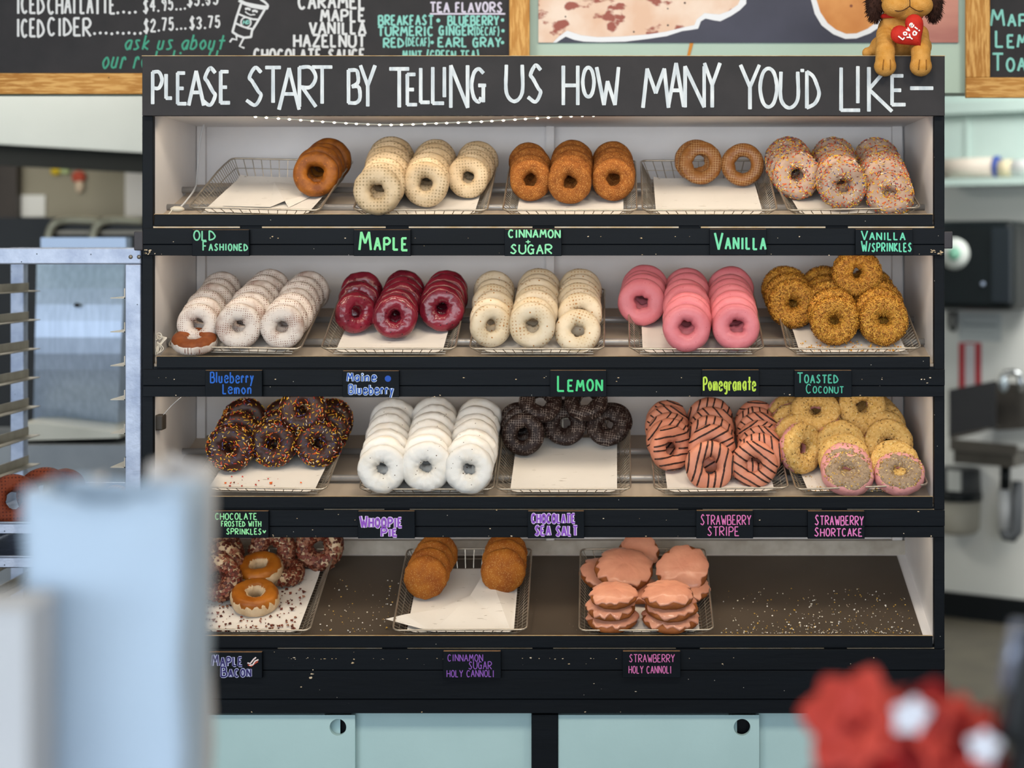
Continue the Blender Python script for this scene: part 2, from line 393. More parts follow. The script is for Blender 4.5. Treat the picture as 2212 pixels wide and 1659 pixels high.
for k in range(4):
    l0, l1 = LIPY[k]; f0, f1 = FASY[k]
    xa, xb = (333, 2015) if k != 1 else (338, 2009)
    mbL = bx(xa, l0, xb, l1, YL, YL+.008); lip = mbL.obj('shelf_lip', M_BLACK, cab, bevel=.0012)
    # worn bare edge along the top of the lip
    q0 = P(xa, l0-.6, YL+.002); q1 = P(xb, l0-.6, YL+.002)
    MB().box((q0.x, YL+.002, q0.z-.0012), (q1.x, YL+.0078, q0.z+.0002)).obj('worn_edge', M_CREAMEDGE, lip)
    bx(331, l1-3, 2018, f0+3, YL+.0082, YL+.012).obj('slot_backing', M_BLACK, cab)
    for s0, s1 in slots[k]:
        if k == 1: continue
        bx(s0, l1+(1.0 if k != 2 else 1.8), s1, f0-(.6 if k != 2 else 1.2), YL+.004, YL+.0081).obj('slot_edge', M_SLOT, cab)
    mbF = MB(); split = f0 + (f1-f0)*.60 if k < 3 else 1448
    bx(308, f0, 2041, split-.8, YF, YS-.0005, 0, mbF); bx(308, split+.8, 2040, f1 if k < 3 else 1510, YF+.002, YS-.0005, 0, mbF)
    bx(309, split-1, 2039, split+1, YF+.006, YS-.0005, 0, mbF)
    if k == 3: bx(309, 1511, 2039, 1541, YF+.006, YS-.0005, 0, mbF)
    fas = mbF.obj('fascia_board', M_BLACK, cab, bevel=.001)
    # paint chips and nail heads
    chips = MB(); rr = random.Random(50+k)
    spots = [(rr.uniform(330, 2020), rr.choice([split-14, f1-3, f0+18, rr.uniform(f0, min(f1, 1505))]), rr.uniform(.5, 1.8)) for _ in range(30)]
    if k == 0: spots += [(rr.uniform(2008, 2038), rr.uniform(539, 550), rr.uniform(1, 2.6)) for _ in range(16)] + [(rr.uniform(311, 336), rr.uniform(539, 549), rr.uniform(.8, 2)) for _ in range(12)]
    if k == 3: spots += [(671, 1464, 3.2), (673, 1456, 2.2), (676, 1447, 1.4), (761, 1432, 2.2), (765, 1424, 1.6)] + [(rr.uniform(610, 1500), rr.uniform(1422, 1424), rr.uniform(.5, 1.3)) for _ in range(30)]
    for cx, cy, sz in spots:
        c = P(cx, cy, YF-.0004); n_ = 6
        chips.add([(c.x+sz/1000*rr.uniform(.5, 1.4)*math.cos(2*math.pi*i_/n_)*rr.uniform(.8, 2), YF-.0004, c.z+sz/1000*rr.uniform(.4, 1)*math.sin(2*math.pi*i_/n_)) for i_ in range(n_)], [tuple(range(n_))])
    chips.obj('paint_chips', M_SLOT, fas)['kind'] = 'stuff'
    # sloping shelf panel and the two steel rods the baskets lie on
    zp = l0 + 4; a0 = P(0, zp, 0)
    if k < 3:
        mb = MB(); hb = -.034
        q = [Vector((XL1, .006, P(0, l0+16, .006).z)), Vector((XR0, .006, P(0, l0+16, .006).z))]
        e0 = B(k, XL1, .408, hb); e1 = B(k, XR0, .408, hb)
        mb.prism([q[0], q[1], Vector((XR0, e1.y, e1.z)), Vector((XL1, e0.y, e0.z))], (0, 0, -.010)).obj('shelf', M_PANEL, cab)
        for yy in (.1135, .251):
            v = (yy - .015)/math.cos(TH); c = B(k, 0, v, -.0090)
            x0, x1 = (358, 2000) if yy < .2 else (392, 1977)
            x0 = P(x0, 0, c.y).x; x1 = P(x1, 0, c.y).x
            MB().tube([(x0, c.y, c.z), (x1, c.y, c.z)], .0075, 14).obj('rod', M_ROD, cab)
    else:
        mb = MB(); e = B(k, 0, .39, -.0034)
        mb.prism([B(k, XL1, -.008, -.0034), B(k, XR0, -.008, -.0034), Vector((XR0, e.y, e.z)), Vector((XL1, e.y, e.z))], (0, 0, -.012)).obj('shelf', M_WHITE, cab)
        q0 = P(443, 1192, .36); 
        MB().box((XL1, .378, e.z-.004), (XR0, DEP, e.z+.03)).obj('back_trim', mat('grimy_white_trim', 'b9b4aa', 'a39c90', 25, .6), cab)
# header board with the painted words
hb = bx(307, 121, 2041, 250, YF-.004, YF+.014).obj('header_board', M_BOARD, cab, bevel=.001)
MB().box((P(307, 0, YF).x, YF-.0035, P(0, 121, YF-.004).z), (P(2041, 0, YF).x, YF+.0135, P(0, 121, YF-.004).z+.0012)).obj('worn_edge', M_CREAMEDGE, hb)
M_CHALK = mat('white_paint_marker', 'd4dce2', 'b4c0ca', 90, .6, stretch=(1, 1, .25))
HL = "P 326 354 152 228|L 355 377 157 216|E 380 406 154 228|A 404 444 150 231|S 434 474 143 231|E 473 500 151 226|S 529 574 142 231|T 570 610 142 225|A 599 650 144 240|R 643 686 142 234|T 671 721 141 227|" \
 "B 749 781 148 226|Y 775 814 138 233|T 838 887 145 235|E 876 904 157 230|L 905 935 144 225|L 931 967 142 227|I 945 975 142 213|N 970 1014 138 236|G 1015 1053 145 224|U 1090 1132 137 223|S 1137 1177 137 224|" \
 "H 1213 1252 139 230|O 1255 1287 142 213|W 1285 1340 142 230|M 1385 1448 145 236|A 1440 1481 133 234|N 1476 1525 140 235|Y 1518 1559 133 235|" \
 "Y 1596 1644 137 239|O 1638 1682 144 235|U 1683 1727 152 237|' 1723 1743 146 174|D 1739 1773 151 237|L 1813 1869 143 242|I 1838 1868 140 226|K 1873 1930 142 244|E 1923 1959 160 230|- 1963 2019 177 204"
mb = MB()
for it in HL.split('|'):
    ch, *n = it.split(); x0, x1, y0, y1 = map(float, n); hw = 3.9
    glyph(mb, ch, x0+hw, x1-hw, y0+hw, y1-hw, 8.0, YF-.004, 0, 0, .12)
mb.obj('lettering', M_CHALK, hb)
# end blocks of the roller-shutter rail
for x0, x1, y0, y1 in ((289, 308, 500, 541), (2040, 2058, 500, 537)):
    bx(x0, y0, x1, y1, YF-.002, YF+.0115).obj('end_block', mat('block_grey', '3b3a3f', '322f35', 30, .5), cab, bevel=.002)
bx(331, 897, 351, 930, .015, .05).obj('hook_block', mat('dark_plastic', '39342f', rough=.5), cab, bevel=.003)
# lower cupboard: rails, stiles, sliding doors with finger holes
MB().box((XL1, .03, .02), (XR0, DEP, .10)).obj('plinth', M_BLACK, cab)
MB().box((P(1149, 0, 0).x, YS, .10), (P(1205, 0, 0).x, .03, zDoorTop)).obj('stile', M_BLACK, cab, bevel=.0015)
MB().box((XL1, .012, zDoorTop), (XR0, .05, P(0, 1500, 0).z)).obj('door_track', M_BLACK, cab)
def hole_panel(x0, x1, z0, z1, y0, y1, cx, cz, r):
    n = 32; mb = MB(); h = r*1.6
    cir = [(cx+r*math.cos(2*math.pi*i/n), cz+r*math.sin(2*math.pi*i/n)) for i in range(n)]
    sq = []
    for i in range(n):
        c, s_ = math.cos(2*math.pi*i/n), math.sin(2*math.pi*i/n); k = h/max(abs(c), abs(s_)); sq.append((cx+c*k, cz+s_*k))
    for y, flip in ((y0, False), (y1, True)):
        vs = [(p[0], y, p[1]) for p in cir] + [(p[0], y, p[1]) for p in sq]
        fs = [(i, (i+1) % n, (i+1) % n+n, i+n) for i in range(n)]
        mb.add(vs, [f if flip else f[::-1] for f in fs])
        for a0, a1, b0, b1 in ((x0, cx-h, z0, z1), (cx+h, x1, z0, z1), (cx-h, cx+h, z0, cz-h), (cx-h, cx+h, cz+h, z1)):
            q = [(a0, y, b0), (a1, y, b0), (a1, y, b1), (a0, y, b1)]; mb.add(q, [(3, 2, 1, 0) if flip else (0, 1, 2, 3)])
    vs = [(p[0], y0, p[1]) for p in cir] + [(p[0], y1, p[1]) for p in cir]
    mb.add(vs, [(i, (i+1) % n, (i+1) % n+n, i+n) for i in range(n)])
    for q in ([(x0, z0), (x0, z1)], [(x1, z1), (x1, z0)], [(x0, z1), (x1, z1)], [(x1, z0), (x0, z0)]):
        mb.add([(q[0][0], y0, q[0][1]), (q[1][0], y0, q[1][1]), (q[1][0], y1, q[1][1]), (q[0][0], y1, q[0][1])], [(0, 1, 2, 3)])
    return mb
zD = zDoorTop - .002
for (fx0, fx1, hx, rx1, lit) in ((331, 767, 730, 1148, 735), (1206, 1640, 1603, 2018, 1592)):
    hc = P(hx, 1571, .002)
    hole_panel(P(fx0, 0, .002).x, P(fx1, 0, .002).x, .104, zD, .002, .014, hc.x, hc.z, .018).obj('sliding_door', M_DOOR, cab)
    MB().box((P(fx1-18, 0, .02).x, .020, .104), (P(rx1, 0, .02).x, .029, zD)).obj('sliding_door', M_DOOR, cab)
    MB().box((P(fx0, 0, .02).x, .020, .104), (P(lit, 0, .02).x, .024, zD)).obj('hole_lit_strip', M_DOOR, cab)  # added mint strip gives the lit part seen through the finger hole
    MB().box((P(lit, 0, .03).x, .031, .104), (P(hx+70, 0, .03).x, .034, zD)).obj('cupboard_shadow_board', M_BLACK, cab)  # black board stands in for the shade seen through the hole
MB().box((XL1, .034, .10), (XR0, .05, zD)).obj('cupboard_back', M_BLACK, cab)

# ------------------------------------------------------------------ name tags on the fascias
TAGS = [
 ('415 495 538 553', '73c7a0', None, 'black tag with green hand lettering Old Fashioned', [('OLD', 418, 465, 499, 519, 1, 3.2), ('FASHIONED', 438, 535, 522, 541, .72, 3)]),
 ('764 495 887 553', '7ddc9c', None, 'black tag with green hand lettering Maple', [('MAPLE', 775, 880, 502, 540, .68, 5)]),
 ('1090 494 1213 553', '86dcaa', None, 'black tag with green hand lettering Cinnamon + Sugar', [('CINNAMON', 1098, 1210, 497, 513, 1, 3.4), ('+', 1133, 1148, 515, 530, 1, 2.4), ('SUGAR', 1102, 1192, 529, 548, 1, 3.4)]),
 ('1533 494 1656 551', '6ed3a5', None, 'black tag with green hand lettering Vanilla', [('VANILLA', 1543, 1654, 503, 538, .68, 4.6)]),
 ('1848 494 1972 551', '66cfae', None, 'black tag with green hand lettering Vanilla w/Sprinkles', [('VANILLA', 1860, 1955, 499, 518, .8, 3), ('W/SPRINKLES', 1860, 1969, 521, 543, .8, 3)]),
 ('443 799 566 857', '1d5fc0', None, 'black tag with blue hand lettering Blueberry Lemon', [('Blueberry', 454, 550, 804, 826, 1, 3), ('Lemon', 481, 545, 830, 850, 1, 3)]),
 ('740 800 862 858', '1d4fb0', 'cfe0f2', 'black tag with white-edged blue lettering Maine Blueberry', [('Maine', 749, 814, 806, 823, 1, 2.6), ('Blueberry', 753, 852, 832, 851, 1, 2.6)]),
 ('1188 799 1310 857', '49cf86', None, 'black tag with green hand lettering Lemon', [('LEMON', 1204, 1301, 812, 844, .72, 4.4)]),
 ('1516 798 1640 856', 'b5d84a', None, 'black tag with lime yellow lettering Pomegranate', [('Pomegranate', 1519, 1633, 815, 843, 1, 3.6)]),
 ('1716 799 1840 858', '46ab93', None, 'black tag with teal hand lettering Toasted Coconut', [('TOASTED', 1722, 1810, 806, 827, .8, 3), ('COCONUT', 1741, 1822, 830, 849, .72, 2.4)]),
 ('458 1103 580 1162', '93e6a5', None, 'black tag with pale green lettering Chocolate Frosted with Sprinkles', [('CHOCOLATE', 465, 555, 1109, 1122, 1, 2.2), ('FROSTED WITH', 478, 564, 1126, 1137, 1, 2.2), ('SPRINKLES', 489, 565, 1142, 1154, 1, 2.2)]),
 ('773 1103 896 1163', '8a4fc0', 'd9c8ee', 'black tag with purple outlined lettering Whoopie Pie', [('WHOOPIE', 777, 868, 1115, 1138, .8, 3.6), ('PIE', 823, 857, 1141, 1158, .85, 3.6)]),
 ('1140 1103 1262 1163', '8a50c4', 'd9c8ee', 'black tag with purple outlined lettering Chocolate Sea Salt', [('CHOCOLATE', 1148, 1242, 1111, 1129, 1, 3.4), ('SEA SALT', 1155, 1247, 1137, 1156, 1, 3.4)]),
 ('1504 1102 1627 1163', 'd873b4', None, 'black tag with pink lettering Strawberry Stripe', [('STRAWBERRY', 1513, 1622, 1111, 1133, .9, 2.2), ('STRIPE', 1528, 1596, 1138, 1157, 1, 2.2)]),
 ('1745 1103 1868 1164', 'e07cc0', None, 'black tag with pink lettering Strawberry Shortcake', [('STRAWBERRY', 1760, 1865, 1113, 1134, .9, 2.4), ('SHORTCAKE', 1759, 1862, 1140, 1158, .9, 2.4)]),
 ('450 1408 566 1465', '2b2464', 'b9bfe6', 'black tag with lilac-edged navy lettering Maple Bacon and a bacon drawing', [('MAPLE', 457, 523, 1416, 1438, .8, 3), ('BACON', 477, 542, 1441, 1461, .75, 3)]),
 ('957 1406 1082 1466', '8a57b8', None, 'black tag with purple lettering Cinnamon Sugar Holy Cannoli', [('CINNAMON', 967, 1043, 1414, 1428, 1, 1.8), ('SUGAR', 1012, 1062, 1429, 1445, 1, 1.8), ('HOLY CANNOLI', 965, 1067, 1448, 1462, 1, 1.8)]),
 ('1345 1406 1470 1464', 'cf6fae', None, 'black tag with pink lettering Strawberry Holy Cannoli', [('STRAWBERRY', 1359, 1457, 1414, 1430, 1, 1.9), ('HOLY CANNOLI', 1358, 1450, 1439, 1454, 1, 1.9)]),
]
YT = YF - .011
for box_, colr, edge, label, lines in TAGS:
    x0, y0, x1, y1 = map(float, box_.split()); c = P((x0+x1)/2, y1, YF)
    t = thing('name_tag', label, 'sign', (c.x, YF, c.z), 'flavour name tags on the cabinet fascias')
    bx(x0, y0+1.5, x1, y1, YT, YF-.0002).obj('board', M_TAG, t, bevel=.0008)
    q = P(x0, y0+1.5, YT); q1 = P(x1, y0, YT)
    MB().box((q.x+.001, YT+.001, q.z-.0005), (q1.x-.001, YF-.001, q.z+.0007)).obj('top_edge', mat('raw_board_edge', '8a6a4a', '6d5540', 60, .8), t)
    mb = MB(); st = R.getstate()
    for (s, a0, a1, b0, b1, sc, wd) in lines:
        if edge: text(mb, s, a0, a1, b0, b1, wd*2.0, YT, 1, sc)
    mb2 = MB(); R.setstate(st)
    for (s, a0, a1, b0, b1, sc, wd) in lines: text(mb2, s, a0, a1, b0, b1, wd, YT-(.0007 if edge else 0), 0, sc)
    if 'Bacon' in label:
        draw_px(mb2, [(535, 1432), (541, 1433), (548, 1424), (553, 1420)], 3, YT-.0002, 2, 0, False)
        draw_px(mb2, [(539, 1437), (546, 1436), (551, 1428), (558, 1425)], 3, YT-.0002, 2, 0, False)
        draw_px(mb2, [(536, 1436), (543, 1439), (550, 1433), (557, 1429)], 3, YT-.0001, 3, 0, False)
    if 'Maine' in label: draw_px(mb2, [(838, 818), (838, 818)], 11, YT, 0)
    if 'Frosted' in label: draw_px(mb2, [(568, 1146), (571, 1151), (574, 1146)], 2.6, YT, 0)
    base = len(mb.v); mb.v += mb2.v; mb.f += [[i+base for i in f] for f in mb2.f]; mb.m += mb2.m; mb.sm += mb2.sm
    mb.obj('lettering', [mat('chalk_'+colr, colr, rough=.6), mat('chalk_'+(edge or colr), edge or colr, rough=.6), mat('chalk_e8d8d8', 'e8d8d8', rough=.6), mat('chalk_b5452f', 'b5452f', rough=.6)], t)
# ------------------------------------------------------------------ wire baskets, each with its parchment
BW, BL, HF, HB_, FLR = .244, .300, .018, .042, .023         # base width, base length, wall height at front and back, flare
def rim_pt(a, b):                                           # a,b in 0..1 across / along the base -> base point and rim point
    bx_ = (a-.5)*BW; by = b*BL; h = HF + (HB_-HF)*min(1, b*1.25)
    return (bx_, by), h
def basket_parts():
    rim = MB(); mesh = MB(); w_, l0, l1 = BW/2+FLR, -.012, BL+.020; r = .014
    hz = lambda y: HF + (HB_-HF)*min(1.0, max(0.0, (y-l0)/(BL*.8)))
    pts = []
    for cx, cy, a0 in ((w_-r, l1-r, 0), (-w_+r, l1-r, 90), (-w_+r, l0+r, 180), (w_-r, l0+r, 270)):
        for i in range(5):
            t = rad(a0 + i*22.5); pts.append((cx+r*math.cos(t), cy+r*math.sin(t)))
    full = []
    for i, p in enumerate(pts):
        q = pts[(i+1) % len(pts)]; n = 6 if math.hypot(p[0]-q[0], p[1]-q[1]) > .05 else 1
        for j in range(n):
            t = j/n; x, y = p[0]+(q[0]-p[0])*t, p[1]+(q[1]-p[1])*t; full.append((x, y, hz(y)))
    rim.tube(full, .0022, 6, closed=True)
    rw = .00095; z0 = .0010
    def wire(p): mesh.tube(p, rw, 4, smooth=False)
    nx = 13
    for i in range(nx+1):                                   # fore-and-aft wires: up the front wall, along the base, up the back
        x = -BW/2 + BW*i/nx; xr = x*(w_-.006)/(BW/2)
        wire([(xr, l0, hz(l0)), (x, .004, z0), (x, BL, z0), (xr, l1, hz(l1))])
    ny = 24
    for j in range(ny+1):                                   # cross wires: up both side walls
        y = .004 + (BL-.004)*j/ny; yr = l0+.006 + (l1-l0-.012)*j/ny
        wire([(-w_, yr, hz(yr)), (-BW/2, y, z0), (BW/2, y, z0), (w_, yr, hz(yr))])
    f = .5                                                  # one wire half-way up the sides and back
    for sx in (-1, 1): wire([(sx*(BW/2+FLR*f), .0, hz(0)*f), (sx*(BW/2+FLR*f), BL*.8, HB_*f), (sx*(BW/2+FLR*f), BL+.010, HB_*f)])
    wire([(-BW/2-FLR*f, BL+.010, HB_*f), (BW/2+FLR*f, BL+.010, HB_*f)])
    return rim.mesh('rim', M_WIRE), mesh.mesh('wire_mesh', M_WIRE)
RIM_ME, WIRE_ME = basket_parts()
def paper_mesh(seed, kind='plain'):
    rr = random.Random(seed); mb = MB(); nx, ny = 14, 16; x0, x1, y0, y1 = -BW/2+.006, BW/2-.006, .006, BL-.016
    g = []
    for j in range(ny+1):
        for i in range(nx+1):
            u, v = i/nx, j/ny; x = x0+(x1-x0)*u; y = y0+(y1-y0)*v
            z = .0031 + .0006*noise.noise(Vector((x*30, y*30, seed)))
            e = max(0, abs(u-.5)*2-.86)/.14; z += e*e*.004
            if v > .9: z += (v-.9)*.06
            g.append((x, y, z))
    mb.add(g, [(j*(nx+1)+i, j*(nx+1)+i+1, (j+1)*(nx+1)+i+1, (j+1)*(nx+1)+i) for j in range(ny) for i in range(nx)], 0, True)
    return mb
def frame(k, X, yaw=0.0, v0=0.0, h=0.0):
    """local x across, y up the slope, z square to it, at the basket's front centre"""
    o = B(k, X, v0, h)
    return Matrix.Translation(o) @ Matrix.Rotation(TH, 4, 'X') @ Matrix.Rotation(yaw, 4, 'Z')
BASK = {}
def basket(key, k, xl, xr, dx, label, plabel):
    """xl, xr: pixels of the front rim's ends; dx: how far (m) the back drifts sideways"""
    X = (P(xl, 0, 0).x + P(xr, 0, 0).x)/2
    M = frame(k, X, -math.atan2(dx, .31), abs(dx)/.31*.13, 0.0)
    t = bpy.data.objects.new('wire_basket', None); COL.objects.link(t); t.matrix_world = M; t.empty_display_size = .05
    tag(t, label, 'basket', 'wire baskets on the sloping shelves')
    for n, me in (('rim', RIM_ME), ('wire_mesh', WIRE_ME)):
        c = bpy.data.objects.new(n, me); COL.objects.link(c); c.parent = t
    pm = paper_mesh(len(BASK)*3+1)
    if key == 'vanilla':
        rr = random.Random(3); n = 12                         # a torn second layer over the front half
        top = [(-.100+.205*i/n, .012+ (.062+.012*i/n + rr.uniform(-.003, .003)), .0052) for i in range(n+1)]
        bot = [(-.108+.216*i/n, .004, .0046) for i in range(n+1)]
        pm.add(bot+top, [(i, i+1, n+1+i+1, n+1+i) for i in range(n)])
    if key == 'oldfash':
        a = [(-.09, .05, .0045), (.02, .045, .006), (.045, .075, .012), (.06, .05, .0045), (.105, .20, .0045), (-.03, .26, .0045)]
        pm.add(a, [(0, 1, 2, 3, 4, 5)])
    if key == 'cinncan':                                      # crumpled sheet poking over the side
        a = [(-.165, .03, .022), (-.06, .002, .006), (.11, .002, .0045), (.115, .22, .005), (.045, .25, .03), (.012, .15, .013), (-.055, .10, .007), (-.125, .052, .021)]
        pm.add(a, [(0, 1, 6, 7), (1, 2, 5, 6), (2, 3, 4, 5)])
    po = bpy.data.objects.new('parchment_sheet', pm.mesh('parchment_sheet', M_PAPER)); COL.objects.link(po); po.matrix_world = M
    tag(po, plabel, 'baking paper', 'parchment sheets lining the baskets')
    BASK[key] = (k, X, M)
BK = [('oldfash', 0, 402, 692, .026, 'old-fashioned'), ('maple', 0, 760, 1055, .004, 'maple'), ('cinnamon', 0, 1085, 1377, 0, 'cinnamon sugar'), ('vanilla', 0, 1386, 1681, 0, 'vanilla'), ('vansprink', 0, 1700, 1992, -.022, 'vanilla sprinkle'),
      ('bluelemon', 1, 360, 650, .016, 'blueberry lemon'), ('maine', 1, 692, 985, .002, 'deep red blueberry'), ('lemon', 1, 1013, 1306, 0, 'lemon'), ('pomegranate', 1, 1357, 1652, 0, 'pink pomegranate'), ('coconut', 1, 1697, 1992, -.004, 'toasted coconut'),
      ('chocsprink', 2, 414, 706, .014, 'chocolate sprinkle'), ('whoopie', 2, 775, 1067, 0, 'white whoopie pie'), ('seasalt', 2, 1071, 1363, 0, 'chocolate sea salt'), ('stripe', 2, 1412, 1705, -.008, 'strawberry stripe'), ('shortcake', 2, 1719, 2008, -.026, 'strawberry shortcake'),
      ('bacon', 3, 378, 671, .006, 'maple bacon'), ('cinncan', 3, 846, 1140, -.004, 'cinnamon sugar cannoli'), ('strawcan', 3, 1251, 1541, -.003, 'strawberry cannoli')]
for key, k, xl, xr, dx, nm in BK:
    basket(key, k, xl, xr, dx, f'chromed wire basket holding the {nm} donuts', f'white parchment sheet under the {nm} donuts')

# ------------------------------------------------------------------ donuts
SPK = ['e8b83a', 'd9642a', 'b53b32', 'e9dcc4', '6d3a22', '54568c']
M_SPK = [mat('sprinkle_'+c, c, rough=.4) for c in SPK]
class Shape:
    def __init__(s, Ro=.050, rh=.014, T=.035, seed=0, lump=.05, wav=.03, hole=True, ex=2.5, dome=0.0, hw=.22):
        s.Ro, s.rh, s.T, s.seed, s.lump, s.wav, s.hole, s.ex, s.dome, s.hw = Ro, rh, T, seed, lump, wav, hole, ex, dome, hw
    def pt(s, u, v, off=0.0):
        """u round the ring; v round the section: v=pi/2 is the front face (-Y), v=0 the outside"""
        cu, su = math.cos(u), math.sin(u); sd = s.seed*3.7
        n1 = noise.noise(Vector((cu*1.1, su*1.1, sd))); n2 = noise.noise(Vector((cu*1.5+9, su*1.5, sd)))
        Ro = s.Ro*(1+s.wav*n1); cv, sv = math.cos(v), math.sin(v); e = 2/s.ex
        X = math.copysign(abs(cv)**e, cv); Y = math.copysign(abs(sv)**e, sv)
        if s.hole:
            rh = s.rh*(1+s.hw*n2); c, a = (Ro+rh)/2, (Ro-rh)/2
        else: c, a = 0.0, Ro
        l = 1 + s.lump*noise.noise(Vector((cu*3, su*3, v*1.6+sd))) + s.lump*.5*noise.noise(Vector((cu*8, su*8, v*3+sd)))
        b = s.T/2
        if s.hole: r_ = c + (a*l+off)*X
        else:
            f = min(1.0, abs(X)*1.6); l = 1 + (l-1)*f; r_ = max(0.0, ((s.Ro+(Ro-s.Ro)*f)*l+off)*X)
            if X < .95: y_n = noise.noise(Vector((cu*X*2.5+sd, su*X*2.5, 3)))*s.lump*.5*(1-X)
        y = -(b*l+off)*Y
        if not s.hole and X < .95 and Y > 0: y -= y_n*s.Ro*.9
        if s.dome and Y > 0: y -= s.dome*Y*max(0, 1-(r_/Ro)**2)
        return Vector((r_*cu, y, r_*su))
    def nrm(s, u, v):
        e = .02; a = s.pt(u+e, v)-s.pt(u-e, v); b = s.pt(u, v+e)-s.pt(u, v-e); n = b.cross(a)
        n.normalize() if n.length > 1e-12 else None
        c = s.pt(u, v); rc = Vector((math.cos(u), 0, math.sin(u)))*((s.Ro+s.rh)/2 if s.hole else s.Ro*.5)
        return n if n.dot(c-rc) > 0 else -n
    def body(s, nu=56, nv=26, mb=None, mi=0, v0=None, v1=None, off=0.0, fine=0.0):
        """whole skin, or only v0..v1 (callables of u) as a shell"""
        mb = mb or MB(); g = []; part = v0 is not None or not s.hole
        for i in range(nu):
            u = 2*math.pi*i/nu
            if v0 is not None: a, b = v0(u), v1(u)
            elif not s.hole: a, b = -math.pi/2, math.pi/2
            else: a, b = 0, 2*math.pi
            for j in range(nv):
                v = a+(b-a)*j/((nv-1) if part else nv); o = off
                if v0 is not None: t = j/(nv-1); o = off*min(1, min(t, 1-t if s.hole else 1)*7) - (0 if min(t, (1-t) if s.hole else 1) > .01 else .0008)
                p = s.pt(u, v, o)
                if fine: p += s.nrm(u, v)*fine*noise.noise(p*420+Vector((s.seed, 0, 0)))
                g.append(p)
        fs = []
        for i in range(nu):
            i2 = (i+1) % nu
            for j in range(nv if not part else nv-1):
                j2 = (j+1) % nv; fs.append((i*nv+j, i2*nv+j, i2*nv+j2, i*nv+j2))
        # outward winding: check one face
        c = sum((g[k] for k in fs[nv//4]), Vector())/4; f = fs[nv//4]; n = (g[f[1]]-g[f[0]]).cross(g[f[3]]-g[f[0]]); uu = math.atan2(c.z, c.x)
        ring = Vector((math.cos(uu), 0, math.sin(uu)))*((s.Ro+s.rh)/2 if s.hole else 0)
        if n.dot(c-ring) < 0: fs = [f[::-1] for f in fs]
        return mb.add(g, fs, mi, True)
    def sprinkles(s, n, vr=(-.35, 3.3), seed=1, ln=.0048, r=.00085, off=.0003):
        rr = random.Random(seed); mb = MB()
        for _ in range(n):
            u = rr.uniform(0, 6.283); v = rr.uniform(*vr)
            if s.hole and rr.random() > s.pt(u, v).xz.length/s.Ro: continue
            p = s.pt(u, v, off); nn = s.nrm(u, v); t = nn.orthogonal(); t.rotate(Matrix.Rotation(rr.uniform(0, 6.28), 3, nn)); t = (t + nn*rr.uniform(-.25, .25)).normalized()
            l = ln*rr.uniform(.7, 1.2)/2; mb.tube([p-t*l, p+t*l], r, 5, mi=rr.choices(range(6), (34, 22, 16, 8, 12, 8))[0])
        return mb
    def flakes(s, n, seed=1, ln=.004, wd=.0012, vr=(0, 6.283), nm=3, bits=False):
        rr = random.Random(seed); mb = MB()
        for _ in range(n):
            u = rr.uniform(0, 6.283); v = rr.uniform(*vr); p = s.pt(u, v, .0004); nn = s.nrm(u, v); t = nn.orthogonal(); t.rotate(Matrix.Rotation(rr.uniform(0, 6.28), 3, nn))
            b = nn.cross(t); l = ln*rr.uniform(.5, 1.3)
            if bits:
                h = l*rr.uniform(.25, .6); q = [p + t*l*x*.5*rr.uniform(.6, 1.2) + b*l*y*.4*rr.uniform(.6, 1.2) + nn*z for x, y, z in ((-1,-1,0),(1,-1,0),(1,1,0),(-1,1,0),(-1,-1,h),(1,-1,h),(1,1,h*.7),(-1,1,h*.8))]
                mb.add(q, [(4,5,6,7),(0,1,5,4),(1,2,6,5),(2,3,7,6),(3,0,4,7)], rr.randrange(nm))
            else:
                w_ = wd*rr.uniform(.6, 1.3); lift = nn*rr.uniform(.0002, .0026); lift2 = nn*rr.uniform(.0002, .0026)
                q = [p-t*l/2-b*w_/2+lift, p-t*l/2+b*w_/2+lift, p+b*w_/2+nn*.0014, p-b*w_/2+nn*.0014, p+t*l/2+b*w_/2+lift2, p+t*l/2-b*w_/2+lift2]
                mb.add(q, [(0,1,2,3),(3,2,4,5)], rr.randrange(nm))
        return mb

D_ = {}
M_OLD = mat('fried_dough_dark', '95591a','6e3a0e', 45, .52, bump=.0016, bscale=110, specks=('a8641e', 150, .22, .2))
M_MAPLE = mat('maple_glaze', 'cdb898', 'b9a17e', 30, .42, dots=('93805f', .0072, .25, 40, .40), bump=.0004, bscale=140, sss=.05)
M_CINN = mat('cinnamon_sugar', '985c24','7c4516', 60, .8, bump=.0010, bscale=420, specks=[('d3a15c', 560, .34, .30), ('c98a3f', 380, .3, .15)])
M_VAN = mat('thin_vanilla_glaze', '94602f', '7d4a22', 40, .36, grid=('c2a072', .0056, .06, 45, .40), bump=.0005, bscale=150)
M_VSPR = mat('vanilla_icing', 'ad9483', '987d6a', 40, .4, bump=.0006, bscale=120)
M_BLEM = mat('blueberry_lemon_glaze', 'd0c6be', 'a8948a', 30, .4, lo=.45, hi=.72, dots=('7a5348', .0050, .23, 45, .45), specks=[('8a5a48', 260, .24, .10)], bump=.0005, bscale=150, sss=.05)
M_MAINE = mat('deep_berry_glaze', '7e1f30', '601424', 30, .22, bump=.0012, bscale=110, coat=.5, specks=('32070f', 160, .25, .12))
M_LEM = mat('lemon_glaze', 'd6c8b0', 'c8b697', 26, .42, dots=('a9825a', .0076, .20, 35, .45), specks=('a8743f', 120, .22, .07), bump=.0004, bscale=140, sss=.05)
M_POM = mat('pomegranate_glaze', 'd67e86','cb7079', 24, .36, bump=.0005, bscale=120, specks=('9c3340', 300, .2, .05), sss=.05)
